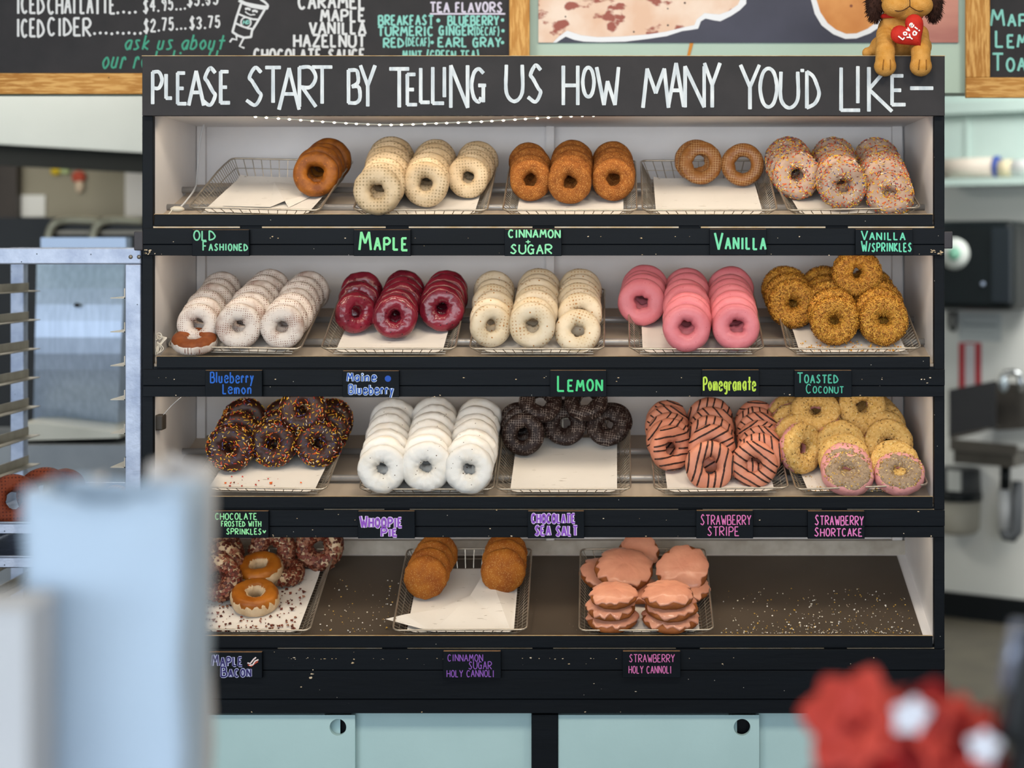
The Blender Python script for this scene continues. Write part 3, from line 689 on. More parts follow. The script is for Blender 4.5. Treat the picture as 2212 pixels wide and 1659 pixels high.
M_COCO = [mat('coconut_crust', 'a06a22', '855016', 90, .75, bump=.001, bscale=300), mat('coconut_flake_gold', 'd09c3e', rough=.6), mat('coconut_flake_amber', 'b07228', rough=.6), mat('coconut_flake_honey', 'c08a36', rough=.6), mat('coconut_flake_brown', '96631f', rough=.6)]
M_CHOC = mat('chocolate_frosting', '3a1d14', '2f160f', 30, .36, bump=.0006, bscale=110)
M_WHOO = mat('white_icing', 'e2e1de', 'd8cab2', 16, .36, lo=.5, hi=.85, bump=.0009, bscale=90, specks=[('4a3a30', 200, .2, .03), ('6b5a4c', 70, .13, .06)], sss=.06)
M_CDOUGH = mat('dark_chocolate_dough', '20120e', '2b1a13', 60, .7, bump=.0008, bscale=200)
M_SALT = mat('sea_salt_chocolate', '1f1210', '281712', 40, .5, grid=('b5a69c', .0056, .035, 60, .47), specks=('b5a69c', 420, .26, .14), bump=.0008, bscale=220)
M_STRAW = mat('strawberry_icing', 'd08c72','c67e64', 24, .42, bump=.0006, bscale=110, sss=.05)
M_DRIZ = mat('chocolate_drizzle', '35201b', rough=.35)
M_SHORT = mat('pink_shortcake_icing', 'd99c9c', 'cc8c8c', 40, .5, bump=.0008, bscale=140)
M_CRUMB = [mat('crumb_gold', 'c09a4a', rough=.85), mat('crumb_pale', 'd6bd82', rough=.85), mat('crumb_brown', '8a6a3c', rough=.85)]
M_CRUMBC = mat('shortcake_crumb_coat', 'd8b472', 'c49a54', 160, .85, bump=.0014, bscale=420, specks=('7d6340', 420, .28, .16))
M_CRUMBG = mat('grey_crumb_ring', 'a8937c','8c7762', 160, .85, bump=.0014, bscale=420, specks=('4e463a', 420, .3, .25))
M_DOUGH = mat('golden_fried_dough', 'a8651f', '87490f', 26, .38, bump=.0004, bscale=120)
M_CREAM = mat('maple_cream_glaze', 'cdb594', 'b89d7a', 40, .4, bump=.0008, bscale=150)
M_BAC = [mat('bacon_red', '6e3222', rough=.5), mat('bacon_brown', '4f2216', rough=.5), mat('bacon_fat', '8e5f48', rough=.5)]
M_CAN = mat('cannoli_sugar_crust', 'a5641f', '8a4a15', 36, .7, bump=.0008, bscale=420, specks=[('d9b06a', 600, .32, .25)])
M_CANP = mat('cannoli_strawberry_icing', 'dc9c80','d08e74', 26, .26, bump=.0014, bscale=55, sss=.05, coat=.3)
def proto(fl, i):
    """parts of flavour fl, variant i: list of (name, mesh, kind, parent index)"""
    if (fl, i) in D_: return D_[(fl, i)]
    sd = i*5 + sum(map(ord, fl)) % 50; rr = random.Random(sd)
    out = []
    def put(name, mb, mats, kind=None, up=None): out.append((name, mb.mesh(name, mats), kind, up))
    if fl == 'oldfash': put('old_fashioned_donut', Shape(seed=sd, rh=.017, lump=.07).body(), M_OLD)
    elif fl == 'maple': put('maple_donut', Shape(seed=sd, rh=.014, lump=.05).body(), M_MAPLE)
    elif fl == 'cinnamon': put('cinnamon_sugar_donut', Shape(seed=sd, rh=.015, lump=.05).body(), M_CINN)
    elif fl == 'vanilla': put('vanilla_glazed_donut', Shape(seed=sd, rh=.018, lump=.06, T=.030).body(), M_VAN)
    elif fl == 'vansprink':
        s = Shape(seed=sd, rh=.013, lump=.05); put('vanilla_sprinkle_donut', s.body(), M_VSPR); put('sprinkles', s.sprinkles(620, seed=sd), M_SPK, 'stuff', 0)
    elif fl == 'bluelemon': put('blueberry_lemon_donut', Shape(seed=sd, rh=.013, lump=.05, T=.032).body(), M_BLEM)
    elif fl == 'bluelemonlay':
        s = Shape(seed=sd, rh=.013, lump=.05, T=.032); put('blueberry_lemon_donut', s.body(), mat('blueberry_dough', '8a4a22', '6f3517', 40, .6, bump=.0006, bscale=160))
        wv = lambda u: .62+.30*noise.noise(Vector((math.cos(u)*4, math.sin(u)*4, sd)))
        put('glaze', s.body(v0=lambda u: -wv(u)+math.pi, v1=lambda u: 2*math.pi+.75*wv(u)-.1, off=.0016), M_BLEM, None, 0)
    elif fl == 'maine': put('maine_blueberry_donut', Shape(seed=sd, rh=.012, lump=.09, wav=.06).body(), M_MAINE)
    elif fl == 'lemon': put('lemon_donut', Shape(seed=sd, rh=.014, lump=.05, T=.033).body(), M_LEM)
    elif fl == 'pomegranate': put('pomegranate_donut', Shape(seed=sd, rh=.014, lump=.04, T=.034, hw=.35).body(), M_POM)
    elif fl == 'coconut':
        s = Shape(seed=sd, rh=.012, lump=.07, T=.036); put('toasted_coconut_donut', s.body(), M_COCO[0]); put('coconut_flakes', s.flakes(5200, sd, .0056, .0012, nm=4), M_COCO[1:], 'stuff', 0)
    elif fl == 'chocsprink':
        s = Shape(seed=sd, rh=.010, lump=.06, wav=.05, T=.036); put('chocolate_sprinkle_donut', s.body(), M_CHOC); put('sprinkles', s.sprinkles(520, seed=sd, ln=.0056), M_SPK, 'stuff', 0)
    elif fl == 'whoopie':
        s = Shape(seed=sd, rh=.014, lump=.09, wav=.06, T=.034); put('whoopie_pie_donut', s.body(), M_CDOUGH)
        wv = lambda u: .62+.6*noise.noise(Vector((math.cos(u)*4, math.sin(u)*4, sd)))
        put('icing', s.body(v0=lambda u: -wv(u), v1=lambda u: math.pi+wv(u+2), off=.0022), M_WHOO, None, 0)
    elif fl == 'seasalt': put('sea_salt_chocolate_donut', Shape(seed=sd, rh=.014, lump=.05).body(), M_SALT)
    elif fl == 'stripe':
        s = Shape(seed=sd, rh=.015, lump=.06, T=.032); put('strawberry_stripe_donut', s.body(), M_STRAW)
        ang = rr.uniform(-.6, .6)
        for q in range(7):
            d0 = -.046 + .0148*q + rr.uniform(-.002, .002); a2 = ang + rr.uniform(-.12, .12); pts = []; mb = MB()
            segs = [[]]
            for j in range(60):
                tt = -.056+.112*j/59; x = d0*math.cos(a2)-tt*math.sin(a2); z = d0*math.sin(a2)+tt*math.cos(a2); r_ = math.hypot(x, z); u = math.atan2(z, x)
                c, a = (s.Ro+s.rh)/2, (s.Ro-s.rh)/2; k_ = (r_-c)/a
                if abs(k_) > .97: 
                    if segs[-1]: segs.append([])
                    continue
                v = math.acos(max(-1, min(1, math.copysign(abs(k_)**(s.ex/2), k_)))); segs[-1].append(s.pt(u, v, .0002))
            for sg in segs:
                if len(sg) > 3: put('drizzle', MB().tube(sg, [.0022*(.8+.3*noise.noise(p*200)) for p in sg], 6), M_DRIZ, None, 0)
    elif fl == 'shortcake':
        s = Shape(seed=sd, rh=.013, lump=.07, wav=.05, T=.034); put('strawberry_shortcake_donut', s.body(), M_SHORT)
        wv = lambda u: .35+.45*noise.noise(Vector((math.cos(u)*2.2, math.sin(u)*2.2, sd)))
        put('crumb_coat', s.body(v0=lambda u: .35-wv(u), v1=lambda u: math.pi-.2+wv(u+2)*.6, off=.0012, fine=.0012), M_CRUMBC, None, 0)
        put('crumbs', s.flakes(700, sd, .0022, vr=(-.1, 3.0), nm=3, bits=True), M_CRUMB, 'stuff', 0)
    elif fl == 'shortpink':
        s = Shape(seed=sd, rh=.013, lump=.07, wav=.05, T=.034); put('strawberry_shortcake_donut', s.body(), M_SHORT)
        wv = lambda u: .40*noise.noise(Vector((math.cos(u)*2.2, math.sin(u)*2.2, sd)))
        put('crumb_coat', s.body(v0=lambda u: 1.05-wv(u)+.45*math.sin(u), v1=lambda u: math.pi-.1, off=.0011, fine=.0012), M_CRUMBG, None, 0)
        put('crumbs', s.flakes(420, sd, .0020, vr=(.6, 3.0), nm=3, bits=True), M_CRUMB, 'stuff', 0)
    elif fl == 'bacon':
        s = Shape(seed=sd, rh=.015, lump=.07, wav=.05, T=.036); put('maple_bacon_donut', s.body(), M_CREAM); put('bacon_bits', s.flakes(900, sd, .0050, vr=(-.6, 3.6), nm=3, bits=True), M_BAC, 'stuff', 0)
    elif fl == 'baconflip':
        s = Shape(seed=sd, rh=.017, lump=.07, wav=.05, T=.038); put('flipped_maple_bacon_donut', s.body(), M_DOUGH)
        wv = lambda u: .62*noise.noise(Vector((math.cos(u)*6, math.sin(u)*6, sd)))
        put('glaze', s.body(v0=lambda u: math.pi-.75-abs(wv(u)), v1=lambda u: 2*math.pi+.40+wv(u), off=.0022), M_CREAM, None, 0)
    elif fl == 'cinncan': put('cinnamon_cannoli_donut', Shape(seed=sd, hole=False, lump=.05, wav=.03, T=.036, ex=2.2, dome=.004).body(), M_CAN)
    elif fl == 'strawcan':
        s = Shape(seed=sd, hole=False, lump=.06, wav=.05, T=.026, ex=2.4, dome=.003); put('strawberry_cannoli_donut', s.body(), mat('cannoli_dough', '7f4520', '96582a', 40, .6, bump=.0006, bscale=150))
        wv = lambda u: .9*noise.noise(Vector((math.cos(u)*3.4, math.sin(u)*3.4, sd)))
        put('icing', s.body(v0=lambda u: .22+.8*wv(u), v1=lambda u: math.pi/2, off=.0030), M_CANP, None, 0)
    elif fl == 'choccake': put('chocolate_donut', Shape(seed=sd, rh=.016, lump=.06).body(), mat('red_brown_cake', '74341c', '5c2413', 30, .7, bump=.001, bscale=200, dots=('4a1a0e', .0065, .25, 40, .35)))
    elif fl == 'lattice': put('pink_lattice_donut', Shape(seed=sd, rh=.016, lump=.06).body(), mat('pale_lattice_glaze', 'd5bdb2', 'c9aca0', 30, .5, grid=('a0604e', .0085, .10, 40, .30)))
    D_[(fl, i)] = out
    return out
NV = {'oldfash': 2, 'vanilla': 2, 'strawcan': 4, 'stripe': 5}
CNT = {}
def put_donut(fl, loc, r, rx=0.0, ry=0.0, rz=0.0, label='', cat='donut', group=None, sy=1.0):
    """rx tips the top backward, rz turns the face, ry rolls it; r = outer radius"""
    CNT[fl] = CNT.get(fl, 0) + 1; i = CNT[fl] % NV.get(fl, 3); objs = []
    sc = r/.050
    for name, me, kind, up in proto(fl, i):
        o = bpy.data.objects.new(name, me); COL.objects.link(o); objs.append(o)
        if up is None:
            o.matrix_world = Matrix.Translation(loc) @ Matrix.Rotation(rz, 4, 'Z') @ Matrix.Rotation(rx, 4, 'X') @ Matrix.Rotation(ry, 4, 'Y') @ Matrix.Diagonal((sc, sc*sy, sc, 1))
            tag(o, label, cat, group)
        else:
            o.parent = objs[up]
            if kind: o['kind'] = kind
    return objs[0]
ORD = ['front', 'second', 'third', 'fourth', 'fifth', 'sixth', 'seventh', 'eighth', 'ninth']
def row(fl, k, desc, where, group, fx, fy, fr, bx_, by, n, yaw=0.0, lean=-.36):
    """a row of donuts on edge: pixel centre and radius of the front one, pixel centre of the back one"""
    q, v0 = Bpx(k, fx, fy, .048); R0 = fr/1000*(CAMD+q.y)/CAMD; h = R0 + .005
    q0, v0 = Bpx(k, fx, fy, h); q1, v1 = Bpx(k, bx_, by, h)
    v1 = min(v1, BL-.03)
    X1 = CAMX + (bx_-1330)/1000*(CAMD+B(k, 0, v1, h).y)/CAMD
    step = (v1-v0)/max(1, n-1); slopeX = math.atan2(X1-q0.x, max(v1-v0, .03))
    for i in range(n):
        t = i/max(1, n-1); v = v0+(v1-v0)*t; X = q0.x+(X1-q0.x)*t + (R.uniform(-.003, .003) if i else 0)
        rr_ = R0*(1+ (R.uniform(-.02, .03) if i else 0)); p = B(k, X, v, rr_+.005)
        sy = min(1.08, max(.70, step/.040)) if n > 1 else 1.0
        need = max(0.0, .70-step/.040) if n > 1 else 0
        ordn = 'front one' if i == 0 else ('rearmost' if i == n-1 and n > 2 else f'{ORD[i]} from front')
        lab = f'{desc} donut, {ordn}, {where}' if n > 1 else f'{desc} donut, {where}'
        roll = R.uniform(0, 6.28) if fl not in ('maple', 'vanilla', 'bluelemon', 'lemon', 'seasalt') else R.choice((0, 1.57, 3.14, 4.71))+R.uniform(-.2, .2)
        put_donut(fl, p, rr_, TH + lean - .75*need + R.uniform(-.10, .10)*(.3 if i == 0 else 1), roll, (yaw if i == 0 else yaw*.35) + R.uniform(-.06, .06), lab, 'donut', group, sy)
def one(fl, k, px, py, r, h, pitch, yaw, label, group, roll=None):
    """a single donut: pixel centre, pixel radius, height of its centre over the shelf plane, pitch from the plane (90 = on edge, 0 = flat)"""
    q, v = Bpx(k, px, py, h)
    return put_donut(fl, q, r/1000*(CAMD+q.y)/CAMD, TH - rad(90-pitch), (0.0 if fl == 'shortpink' else R.uniform(0, 6.28)) if roll is None else roll, rad(yaw), label, 'donut', group)

G = {key: f'{nm} donuts in their basket' for key, k, a, b, c, nm in BK}
# top shelf
row('oldfash', 0, 'brown old-fashioned', 'only row of its basket', G['oldfash'], 683, 376, 49, 709, 347, 4)
row('maple', 0, 'tan maple', 'row nearest the old-fashioned basket', G['maple'], 816, 413, 52, 848, 341, 7)
row('maple', 0, 'tan maple', 'middle row of its basket', G['maple'], 920, 398, 49, 940, 347, 6)
row('maple', 0, 'tan maple', 'row nearest the cinnamon sugar basket', G['maple'], 1011, 383, 45, 1030, 347, 5)
row('cinnamon', 0, 'cinnamon sugar', 'row nearest the maple basket', G['cinnamon'], 1146, 389, 45, 1144, 347, 4)
row('cinnamon', 0, 'cinnamon sugar', 'middle row of its basket', G['cinnamon'], 1231, 394, 47, 1235, 344, 5)
row('cinnamon', 0, 'cinnamon sugar', 'row nearest the vanilla basket', G['cinnamon'], 1325, 388, 46, 1324, 344, 4)
row('vanilla', 0, 'thinly glazed vanilla', 'pair nearest the cinnamon sugar basket', G['vanilla'], 1513, 352, 47, 1506, 345, 2)
row('vanilla', 0, 'thinly glazed vanilla', 'spot beside the sprinkled donuts', G['vanilla'], 1604, 356, 46, 1604, 356, 1)
row('vansprink', 0, 'vanilla sprinkled', 'row nearest the vanilla basket', G['vansprink'], 1721, 379, 51, 1700, 336, 5)
row('vansprink', 0, 'vanilla sprinkled', 'middle row of its basket', G['vansprink'], 1820, 402, 51, 1799, 344, 5)
row('vansprink', 0, 'vanilla sprinkled', 'row nearest the cabinet side', G['vansprink'], 1914, 392, 50, 1892, 347, 4)
one('vansprink', 0, 1918, 408, 51, .043, 56, -8, 'vanilla sprinkled donut leaning back behind the frontmost slumped one', G['vansprink'])
one('vansprink', 0, 1922, 421, 52, .038, 42, -6, 'vanilla sprinkled donut slumped low at the basket front by the cabinet side', G['vansprink'])
# second shelf
row('bluelemon', 1, 'speckled blueberry lemon', 'row nearest the twine', G['bluelemon'], 428, 700, 45, 478, 624, 6)
one('bluelemonlay', 1, 420, 737, 48, .024, 4, 4, 'blueberry lemon donut lying tipped forward at the basket front, white glaze dripping', G['bluelemon'])
row('bluelemon', 1, 'speckled blueberry lemon', 'middle row of its basket', G['bluelemon'], 516, 704, 49, 582, 623, 7)
row('bluelemon', 1, 'speckled blueberry lemon', 'row nearest the deep red donuts', G['bluelemon'], 610, 706, 48, 664, 630, 7)
row('maine', 1, 'glossy deep red blueberry', 'row nearest the blueberry lemon basket', G['maine'], 768, 675, 45, 783, 630, 3, rad(28))
row('maine', 1, 'glossy deep red blueberry', 'middle row of its basket', G['maine'], 854, 684, 48, 873, 619, 5)
row('maine', 1, 'glossy deep red blueberry', 'row nearest the lemon basket', G['maine'], 955, 667, 49, 965, 632, 4)
row('lemon', 1, 'cream lemon', 'row nearest the deep red donuts', G['lemon'], 1060, 704, 46, 1070, 617, 6, rad(24))
row('lemon', 1, 'cream lemon', 'middle row of its basket', G['lemon'], 1150, 703, 50, 1164, 622, 7)
row('lemon', 1, 'cream lemon', 'row nearest the pink donuts', G['lemon'], 1253, 680, 48, 1253, 620, 6)
one('lemon', 1, 1248, 716, 50, .036, 50, 0, 'cream lemon donut leaning low at the basket front beside the pink donuts', G['lemon'])
row('pomegranate', 1, 'pink pomegranate', 'row nearest the lemon basket', G['pomegranate'], 1386, 652, 51, 1392, 606, 4)
row('pomegranate', 1, 'pink pomegranate', 'middle row of its basket', G['pomegranate'], 1483, 708, 52, 1483, 618, 7)
row('pomegranate', 1, 'pink pomegranate', 'row nearest the coconut basket', G['pomegranate'], 1590, 706, 51, 1576, 621, 7)
row('coconut', 1, 'toasted coconut', 'row nearest the pink donuts', G['coconut'], 1711, 656, 51, 1694, 607, 3)
row('coconut', 1, 'toasted coconut', 'middle row of its basket', G['coconut'], 1803, 692, 51, 1780, 622, 5)
row('coconut', 1, 'toasted coconut', 'row nearest the cabinet side', G['coconut'], 1908, 692, 52, 1882, 630, 5)
one('coconut', 1, 1851, 590, 52, .130, 72, 0, 'toasted coconut donut perched on top of the two rows behind', G['coconut'])
# third shelf
row('chocsprink', 2, 'chocolate sprinkled', 'row nearest the cabinet side', G['chocsprink'], 497, 968, 51, 531, 900, 3)
row('chocsprink', 2, 'chocolate sprinkled', 'middle row of its basket', G['chocsprink'], 591, 958, 51, 622, 898, 3)
row('chocsprink', 2, 'chocolate sprinkled', 'row nearest the white iced donuts', G['chocsprink'], 688, 958, 50, 715, 900, 3)
one('chocsprink', 2, 655, 884, 51, .128, 62, 0, 'chocolate sprinkled donut lying across the tops of the back donuts', G['chocsprink'])
row('whoopie', 2, 'white iced whoopie pie', 'row nearest the chocolate sprinkled basket', G['whoopie'], 825, 1012, 50, 850, 908, 7)
row('whoopie', 2, 'white iced whoopie pie', 'middle row of its basket', G['whoopie'], 921, 1008, 52, 940, 902, 7)
row('whoopie', 2, 'white iced whoopie pie', 'row nearest the sea salt basket', G['whoopie'], 1014, 1013, 51, 1035, 907, 7)
row('seasalt', 2, 'dark sea salt chocolate', 'row nearest the white iced donuts', G['seasalt'], 1130, 938, 46, 1124, 906, 3)
row('seasalt', 2, 'dark sea salt chocolate', 'middle spot of its basket', G['seasalt'], 1220, 916, 47, 1220, 900, 2)
row('seasalt', 2, 'dark sea salt chocolate', 'row nearest the striped donuts', G['seasalt'], 1312, 919, 46, 1322, 898, 3)
one('seasalt', 2, 1168, 868, 47, .112, 40, 12, 'dark sea salt chocolate donut resting on top, near the white iced donuts', G['seasalt'])
one('seasalt', 2, 1266, 866, 47, .112, 40, -8, 'dark sea salt chocolate donut resting on top, over the middle gap', G['seasalt'])
row('stripe', 2, 'striped strawberry', 'row nearest the sea salt basket', G['stripe'], 1449, 968, 49, 1441, 893, 5, rad(30))
row('stripe', 2, 'striped strawberry', 'middle row of its basket', G['stripe'], 1537, 968, 51, 1533, 890, 4)
one('stripe', 2, 1534, 1006, 54, .042, 66, 6, 'striped strawberry donut leaning at the front of the middle row', G['stripe'])
row('stripe', 2, 'striped strawberry', 'row nearest the shortcake basket', G['stripe'], 1640, 985, 49, 1634, 893, 6)
one('stripe', 2, 1629, 1003, 51, .044, 70, -10, 'striped strawberry donut leaning at the front beside the shortcake basket', G['stripe'])
row('shortcake', 2, 'crumb coated shortcake', 'row nearest the striped donuts', G['shortcake'], 1729, 968, 54, 1705, 888, 4, rad(40))
row('shortcake', 2, 'crumb coated shortcake', 'middle row of its basket', G['shortcake'], 1815, 962, 53, 1798, 900, 3)
row('shortcake', 2, 'crumb coated shortcake', 'row nearest the cabinet side', G['shortcake'], 1918, 960, 53, 1890, 892, 4)
one('shortcake', 2, 1822, 990, 54, .044, 54, 0, 'yellow crumb shortcake donut leaning third from the basket front, middle row', G['shortcake'])
one('shortpink', 2, 1827, 1009, 56, .036, 40, -2, 'pink and crumb shortcake donut leaning just behind the frontmost middle one', G['shortcake'])
one('shortpink', 2, 1831, 1022, 56, .031, 28, 0, 'frontmost middle shortcake donut, pink icing with a grey crumb ring', G['shortcake'])
one('shortcake', 2, 1932, 1004, 54, .036, 42, -4, 'yellow crumb shortcake donut leaning behind the front corner one', G['shortcake'])
one('shortpink', 2, 1943, 1023, 55, .029, 26, -4, 'pink shortcake donut slumped at the front corner by the cabinet side', G['shortcake'])
one('shortcake', 2, 1761, 890, 52, .112, 38, -8, 'crumb shortcake donut lying on top, beside the striped donuts', G['shortcake'])
one('shortcake', 2, 1861, 878, 51, .120, 66, 4, 'crumb shortcake donut propped on top, nearer the cabinet side', G['shortcake'])
# bottom shelf
row('bacon', 3, 'bacon topped', 'row nearest the white paper bags', G['bacon'], 470, 1248, 50, 478, 1196, 3, 0, -.5)
row('bacon', 3, 'bacon topped', 'middle of the back row', G['bacon'], 588, 1190, 48, 588, 1190, 1)
row('bacon', 3, 'bacon topped', 'back corner near the empty tray', G['bacon'], 690, 1180, 50, 690, 1180, 1)
one('bacon', 3, 612, 1234, 44, .028, 6, 30, 'bacon topped donut lying flat beneath the rear flipped one', G['bacon'])
one('baconflip', 3, 560, 1229, 49, .050, 8, -6, 'bare golden donut flipped over, the rear of the two', G['bacon'])
one('baconflip', 3, 551, 1289, 51, .030, 8, 8, 'bare golden donut flipped over, the front one among bacon crumbs', G['bacon'])
row('cinncan', 3, 'round sugared cannoli', 'row nearest the maple bacon basket', G['cinncan'], 919, 1247, 47, 943, 1188, 4)
row('cinncan', 3, 'round sugared cannoli', 'row nearest the strawberry cannoli', G['cinncan'], 1087, 1233, 48, 1094, 1188, 3)
def stack(px, py, r, n, names, dr=(0, 0, 0)):
    for i in range(n):
        h = .018 + .028*(n-1-i); q, v = Bpx(3, px, py, .018+.028*(n-1))
        p = B(3, q.x + dr[i]/1000, v + R.uniform(-.002, .002)*(i > 0), h)
        put_donut('strawcan', p, r/1000*(CAMD+q.y)/CAMD*(1+.04*i), TH-rad(90), R.uniform(0, 6.28), 0, names[i], 'donut', G['strawcan'])
stack(1325, 1287, 51, 3, ['pink iced cannoli topping the front stack nearest the cinnamon cannoli', 'pink iced cannoli in the middle of the front stack nearest the cinnamon cannoli', 'pink iced cannoli at the bottom of the front stack nearest the cinnamon cannoli'], (0, -6, -2))
stack(1443, 1286, 55, 3, ['pink iced cannoli topping the front stack nearest the bare tray', 'pink iced cannoli in the middle of the front stack nearest the bare tray', 'pink iced cannoli at the bottom of the front stack nearest the bare tray'], (0, 7, 6))
one('strawcan', 3, 1300, 1242, 48, .026, 14, 20, 'pink iced cannoli tucked under the rear leaning one', G['strawcan'])
one('strawcan', 3, 1348, 1230, 63, .060, 14, 6, 'large pink iced cannoli leaning behind the front stacks, nearest the cinnamon cannoli', G['strawcan'])
one('strawcan', 3, 1482, 1270, 50, .030, 10, 0, 'pink iced cannoli under the tall dimpled one at the basket side', G['strawcan'])
one('strawcan', 3, 1474, 1232, 56, .062, 38, -8, 'pink iced cannoli with a dimpled swirl tilted up at the basket side', G['strawcan'])
one('strawcan', 3, 1388, 1278, 44, .020, 6, 0, 'pink iced cannoli half hidden between the two front stacks', G['strawcan'])
one('strawcan', 3, 1378, 1197, 46, .050, 46, -16, 'dark pink cannoli propped at the back of its basket', G['strawcan'])
LEDW = 0.85
# ------------------------------------------------------------------ loose bits on and in the cabinet
M_CORD = mat('white_cord', 'd3d6da', rough=.5)
def smooth_px(pts, ys, n=8):
    """smooth 3-D curve through pixels at given depths"""
    q = [P(a, b, y) for (a, b), y in zip(pts, ys)]; q = [2*q[0]-q[1]] + q + [2*q[-1]-q[-2]]; out = []
    for i in range(1, len(q)-2):
        for k in range(n):
            t = k/n; a, b, c, d = q[i-1:i+3]; out.append(.5*((2*b)+(c-a)*t+(2*a-5*b+4*c-d)*t*t+(-a+3*b-3*c+d)*t**3))
    out.append(q[-2]); return out
LED = [(545, 251), (640, 258), (740, 265), (840, 269), (940, 266), (1040, 262), (1140, 256), (1240, 250), (1300, 249)]
led = smooth_px(LED, [.02]*len(LED), 40)
t = thing('string_light', 'strip of tiny warm white lights sagging under the header board', 'light', tuple(led[0]))
MB().tube(led, .0016, 6).obj('cable', mat('clear_light_cable', 'e2dccb', rough=.3), t)
M_LED = mat('lit_bulb', 'fff2d8', rough=.3, emit=('fff0d4', 14))
acc = 0.0; nxt = .006
for a, b in zip(led, led[1:]):
    acc += (b-a).length
    if acc >= nxt:
        nxt += .0245; MB().ball(b + Vector((0, -.001, -.001)), (.0033, .0020, .0021), 10, 6).obj('bulb', M_LED, t)
for k in range(1, 4):                                       # unseen strips added behind the lower fascias to fill the shelves with light
    z_ = P(0, FASY[k-1][1]-16, .022).z; xa_, xb_ = XL1+.03, XR0-.03
    t = thing('string_light', f'added fill-light strip, unseen behind the fascia above the {["second", "third", "bottom"][k-1]} shelf', 'light', (xa_, .022, z_))
    MB().box((xa_, .019, z_-.0005), (xb_, .027, z_+.0012)).obj('cable', MATS['clear_light_cable'], t)
    for x0 in (XL1+.004, XR0-.012): MB().box((x0, .017, z_-.002), (x0+.008, .030, z_+.02)).obj('end_clip', MATS['clear_light_cable'], t)
for k in range(4):
    z_ = P(0, FASY[k-1][1]-19, .022).z if k else P(0, 262, .02).z
    area('shelf_strip_fill', (0.068, .030, z_-.004), (rad(28), 0, 0), 1.62, .008, LEDW, (1.0, .80, .58))  # top one serves the visible string; the lower three are added fill
c1 = smooth_px([(447, 256), (437, 280), (429, 330), (426, 375), (422, 405), (404, 432), (388, 450)], [.33, .33, .32, .3, .25, .12, .05])
c2 = smooth_px([(426, 395), (410, 418), (396, 437)], [.27, .18, .1])
mb = MB().tube(c1, .0022, 6); mb.obj('power_cord', M_CORD); tag(bpy.data.objects['power_cord'], 'thin white power cord hanging down the inside corner above the old-fashioned basket', 'cord')
t = thing('cord_plug', 'pale cord plug lying at the front corner of the top shelf', 'plug', tuple(P(385, 456, .03)))
mb = MB(); mb.ball(P(383, 452, .035), (.016, .012, .007), 12, 8); mb.obj('plug_body', mat('cream_plastic', 'cfc6b4', rough=.5), t)
MB().tube(smooth_px([(388, 450), (376, 447), (370, 456), (364, 464)], [.035, .03, .025, .02]), .0016, 6).obj('plug_tail', mat('cream_plastic', 'cfc6b4', rough=.5), t)
mb = MB()
for i in range(5):
    x = 334+i*4; mb.tube(smooth_px([(336, 735), (x, 722+i*2), (352+i*2, 730), (346+i, 742), (336, 752+i*3)], [.02, .03, .03, .025, .015]), .0011, 5)
mb.tube(smooth_px([(342, 733), (338, 722), (346, 720), (350, 728), (344, 734)], [.02, .018, .018, .018, .02]), .0013, 5)
for i in range(4): mb.tube(smooth_px([(340, 738), (338+i*5, 752), (336+i*3, 768-i*2)], [.02, .018, .012]), .0010, 5)
tag(mb.obj('twine_knot', mat('white_twine', 'cfc9bd', rough=.8)), 'knotted white twine at the left end of the second shelf', 'twine')
tag(MB().tube(smooth_px([(391, 858), (370, 877), (352, 897)], [.03, .04, .03]), .0007, 5).obj('thread', M_CORD), 'fine white thread slanting down to the dark block on the third shelf', 'thread')
# stick-like wire in the third shelf's left corner
# crumbs on the bare tray and paper
rr = random.Random(9)
def crumb_field(name, n, f, mats, label, size=(.0006, .002)):
    mb = MB()
    for _ in range(n):
        p = f(); s = rr.uniform(*size)*(1.5 if rr.random() < .06 else 1); M = Matrix.Rotation(rr.uniform(0, 6), 3, 'Z') @ Matrix.Rotation(rr.uniform(0, 6), 3, 'X')
        vs = [Vector(v)*s for v in ((-1,-.7,-.5),(1,-.6,-.5),(.8,.7,-.5),(-.7,.8,-.5),(0,0,.8))]
        mb.add([M @ v + p + Vector((0, -.1, .6))*s for v in vs], [(0,3,2,1),(0,1,4),(1,2,4),(2,3,4),(3,0,4)], rr.randrange(len(mats)))
    o = mb.obj(name, mats); tag(o, label, 'crumbs', None, 'stuff'); return o
M_CR = [mat('crumb_cream', 'd8ceb8', rough=.8), mat('crumb_gold', 'c09a4a', rough=.85), mat('crumb_white', 'e4e0d8', rough=.8)]
xa, xb = P(1545, 0, .05).x, P(1985, 0, .05).x
crumb_field('crumbs', 420, lambda: B(3, xa+(xb-xa)*min(1, max(0, rr.betavariate(1.8, 1.4))), .004+.2*rr.random()**2.6, .0015), M_CR, 'scatter of pale crumbs on the bare part of the dark tray')
xc, xd = P(690, 0, .05).x, P(840, 0, .05).x
crumb_field('crumbs', 90, lambda: B(3, rr.uniform(xc, xd), .004+.25*rr.random()**1.5, .0015), M_CR, 'scatter of crumbs on the dark tray beside the maple bacon basket')
kx = BASK['bacon'][1]
crumb_field('bacon_crumbs', 230, lambda: B(3, kx+rr.uniform(-.11, .105), .004+.24*rr.random()**1.3, .0052), M_BAC, 'reddish brown bacon crumbs strewn over the parchment of the maple bacon basket', (.0014, .0042))
kx2 = BASK['chocsprink'][1]
crumb_field('chocolate_crumbs', 22, lambda: B(2, kx2+rr.uniform(-.09, .11), .01+.07*rr.random(), .0052), [M_SPK[4], M_SPK[1], M_SPK[2]], 'chocolate crumbs and loose sprinkles on the parchment below the chocolate sprinkled donuts', (.001, .003))
kx3 = BASK['coconut'][1]
